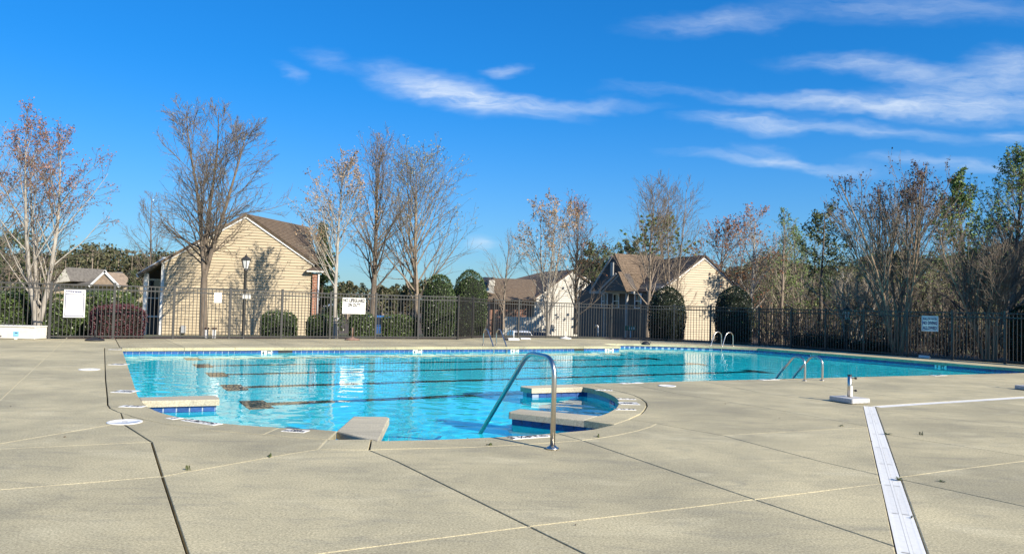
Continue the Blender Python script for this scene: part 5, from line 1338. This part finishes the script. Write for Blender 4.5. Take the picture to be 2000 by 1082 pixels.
# white gabled house and its brown roof
a, b = D(1043, 655, 72.0), D(1150, 655, 73.5); zb = -2.4; o3 = np.array([(a[0] + b[0]) / 2, (a[1] + b[1]) / 2, zb])
h3 = thing('house', 'white gabled house with long brown roof left of the brown front gables', 'house', o3)
ap, el, er = VP(1119, 528, a, b), VP(1046, 580, a, b), VP(1147, 548, a, b)
e, out, W_ = gable(h3, o3, a, b, zb, el[2], er[2], ap, .2, M_SIDEW, joined=True, body=7, trim=.2)
slab(h3, o3, [VP(1040, 583, a, b) + out * .2, ap + out * .2 + [0, 0, .08], D(1060, 531, 82), D(1008, 544, 81)], .15, M_ROOFD)
slab(h3, o3, [VP(1152, 551, a, b) + out * .2, ap + out * .2 + [0, 0, .08], ap - out * 6, VP(1152, 551, a, b) - out * 6], .15, M_ROOF)
shingled(h3, o3, [D(953, 586, 71.0), D(1048, 586, 71.6), D(1046, 546, 77), D(961, 543, 77)], M_ROOF, 16, th=.15)
q0, q1 = D(953, 640, 72), D(1046, 640, 72.6); zt = D(1000, 587, 72)[2]; d = q1 - q0; d[2] = 0
MB(o3).box([*((q0 + q1) / 2)[:2] + np.array([0, 1.2]), (zb + zt) / 2], (np.linalg.norm(d), 2.0, zt - zb), d).build('wall', M_BRICK, h3)
MB(o3).box([*(D(1018, 640, 71.3))[:2], zb + 1.35], (3.4, .12, 2.7)).build('garage_door', M_SIDEW, h3)
g0, g1, g2 = D(943, 568, 72), D(966, 574, 71.5), D(962, 545, 72); MB(o3).prism([g0, g1, g2], (0, .6, 0)).build('gable_face', M_SIDEW, h3)
MB(o3).box(D(960.5, 553, 71.3), (.6, .12, .55), bev=.05).build('gable_vent', M_SIDEW, h3)
slab(h3, o3, [D(930, 556, 76), D(943, 567, 71.8), D(964, 542, 72), D(945, 541, 79)], .12, M_ROOFD)
# far grey roofs on the left
Yf = 86.0; o4 = D(170, 600, Yf); o4[2] = -1.6
h4 = thing('house', 'far house with grey brown roofs and small tan gables above the left hedge', 'house', o4)
shingled(h4, o4, [D(133, 557, Yf), D(182, 558, Yf - .5), D(195, 529, Yf + 5), D(150, 528.5, Yf + 5)], M_ROOFG, 10)
slab(h4, o4, [D(212, 532, Yf + 3), D(240, 531, Yf + 5), D(238, 557, Yf), D(231, 557, Yf - .5)], .12, M_ROOFG)
gl, gr, ga = D(177, 558, Yf - 1.2), D(233, 559, Yf - 1.2), D(206, 531, Yf - 1.2)
MB(o4).prism([gl, gr, ga], (0, 4, 0)).build('gable_face', mat('tan_brick_far', (.29, .215, .15), .9, .25, 3), h4)
for p, q in ((gl, ga), (ga, gr)):
    d = q - p; MB(o4).box((p + q) / 2 + np.array([0, -.1, 0]), (np.linalg.norm(d) + .3, .15, .22), d).build('rake_board', M_TRIM, h4)
q0, q1 = D(100, 600, Yf), D(240, 600, Yf); zt = D(180, 557, Yf)[2]; MB(o4).box(((q0[0] + q1[0]) / 2, Yf + 2.6, (zt - 1.6) / 2), (q1[0] - q0[0], 4.5, zt + 1.6), bev=0).build('wall', M_SIDE, h4)
gl, gr, ga = D(103, 553, Yf - 1), D(137, 549, Yf - 1), D(126, 521.5, Yf - 1); MB(o4).prism([gl, gr, ga], (0, 4, 0)).build('gable_face', M_SIDEW, h4)
slab(h4, o4, [ga, gr, gr + [2, 5, 0], ga + [2, 5, 0]], .12, M_ROOFG); slab(h4, o4, [ga, gl, gl + [0, 5, 0], ga + [0, 5, 0]], .12, M_ROOFG)
# ------------------------------------------------------------------ parked cars
M_CARW = mat('white_car_paint', (.74, .74, .73), .25, .02, 4, coat=.6); M_CARD = mat('dark_car_paint', (.03, .032, .038), .25, .1, 4, coat=.6); M_CARB = mat('blue_car_paint', (.04, .10, .24), .25, .1, 4, coat=.6)
def car(label, px, Y, zg, ang, m, L_=4.5, H_=1.55):
    c = D(px, 640, Y); t = thing('parked_car', label, 'car', (c[0], Y, zg), 'cars parked behind the fence'); w2 = .88
    prof = [(-.5, .22), (-.495, .55), (-.46, .60), (-.30, .64), (-.20, .95), (-.05, 1.0), (.28, .99), (.42, .70), (.49, .63), (.5, .35), (.49, .22)]
    sec = []
    for wx, in_ in ((-w2, 0), (w2, 0)): sec.append([(x * L_, wx * (1 - .22 * max(0, (z - .62) / .38)), z * H_) for x, z in prof])
    n_ = len(prof); mb = MB(); mb.add(sec[0] + sec[1], [tuple(range(n_)), tuple(range(2 * n_ - 1, n_ - 1, -1))] + [(i, n_ + i, n_ + (i + 1) % n_, (i + 1) % n_) for i in range(n_)])
    body = mb.build('body', m, t); body.rotation_euler = (0, 0, ang)
    wi = MB()
    for s in (-1, 1):
        for x0_, x1_, xt0, xt1 in ((-.24, .02, -.17, .0), (.05, .34, .05, .26)):
            f = lambda x, z: (x * L_, s * (w2 * (1 - .22 * max(0, (z - .62) / .38)) + .012), z * H_); q = [f(x0_, .67), f(x1_, .67), f(xt1, .93), f(xt0, .93)]; wi.add(q, [(0, 1, 2, 3) if s < 0 else (3, 2, 1, 0)])
    for (x0_, z0), (x1_, z1), sg in (((-.295, .67), (-.205, .93), -1), ((.425, .72), (.295, .96), 1)):
        q = [((x0_ + sg * .006) * L_, -w2 * .9, z0 * H_), ((x0_ + sg * .006) * L_, w2 * .9, z0 * H_), ((x1_ + sg * .006) * L_, w2 * .76, z1 * H_), ((x1_ + sg * .006) * L_, -w2 * .76, z1 * H_)]; wi.add(q, [(3, 2, 1, 0) if sg > 0 else (0, 1, 2, 3)])
    o = wi.build('windows', M_WIN, t); o.rotation_euler = (0, 0, ang)
    R3 = Matrix.Rotation(ang, 3, 'Z')
    for x in (-.31, .31):
        for s in (-1, 1):
            wl2 = MB().tube([(0, -.11, 0), (0, .11, 0)], .33, 16).build('wheel', M_BLACK, t); wl2.location = R3 @ Vector((x * L_, s * (w2 - .10), .33)); wl2.rotation_euler = (0, 0, ang)
            MB().tube([(0, -.115, 0), (0, .115, 0)], .19, 12).build('rim', M_STEEL, wl2)
    for s in (-1, 1):
        tl = MB().box((0, 0, 0), (.06, .30, .16), bev=.01).build('tail_light', mat('red_lens', (.35, .02, .02), .2, .1, 8), t); tl.location = R3 @ Vector((.492 * L_, s * .66, .56 * H_)); tl.rotation_euler = (0, 0, ang)
        hl = MB().box((0, 0, 0), (.06, .34, .13), bev=.01).build('headlight', M_GLASSW, t); hl.location = R3 @ Vector((-.488 * L_, s * .62, .53 * H_)); hl.rotation_euler = (0, 0, ang)
    return t
car('white car with dark windows low behind the fence near the far ladder', 1016, 63, -2.25, 1.75, M_CARW)
car('dark car parked just right of the low white car', 1052, 66, -2.35, 1.5, M_CARD)
car('white car half hidden behind the slim white trunk', 632, 46, -.72, 1.78, M_CARW, H_=1.9)
car('blue car low behind the clipped hedge under the fan shaped tree', 740, 47, -1.0, 1.65, M_CARB)
# driveway strip the cars stand on
dv = D(1040, 640, 64); q = thing('driveway', None, None, (dv[0], 64, 0)); tag(q, kind='structure'); MB().box((0, 0, -2.36), (9, 9, .1)).build('driveway_slab', M_DRIVE, q)
# little green sign and yard post beyond the far fence
sg, c = sign_board('sign', 'small green sign on a short white post before the brown gables', (1221, 636.5, 1242, 645.5), 38.5, panel=mat('green_sign', (.02, .16, .09), .5, .1, 10), ang=.1)
mb = MB()
for i, w_ in enumerate((.05, .07, .05, .06)): mb.box((-.19 + i * .12, -.012, 0), (w_, .004, .13))
mb.build('print', M_SIGNW, sg); zg = gz(c[0], c[1]); MB().box((0, .03, (zg - c[2]) / 2), (.06, .04, c[2] - zg)).build('post', M_TRIM, sg)
c = D(1168.5, 636, 38.8); zg = gz(c[0], c[1]); t = thing('yard_tap', 'thin pale yard tap post behind the far fence', 'tap', (c[0], c[1], zg)); MB().tube([(0, 0, 0), (0, 0, c[2] - zg)], .03, 8).build('post', M_TRIM, t); MB().tube([(.02, 0, c[2] - zg - .02), (-.13, 0, c[2] - zg + .02), (-.16, 0, c[2] - zg - .12)], .025, 8).build('spout', M_STEEL, t)
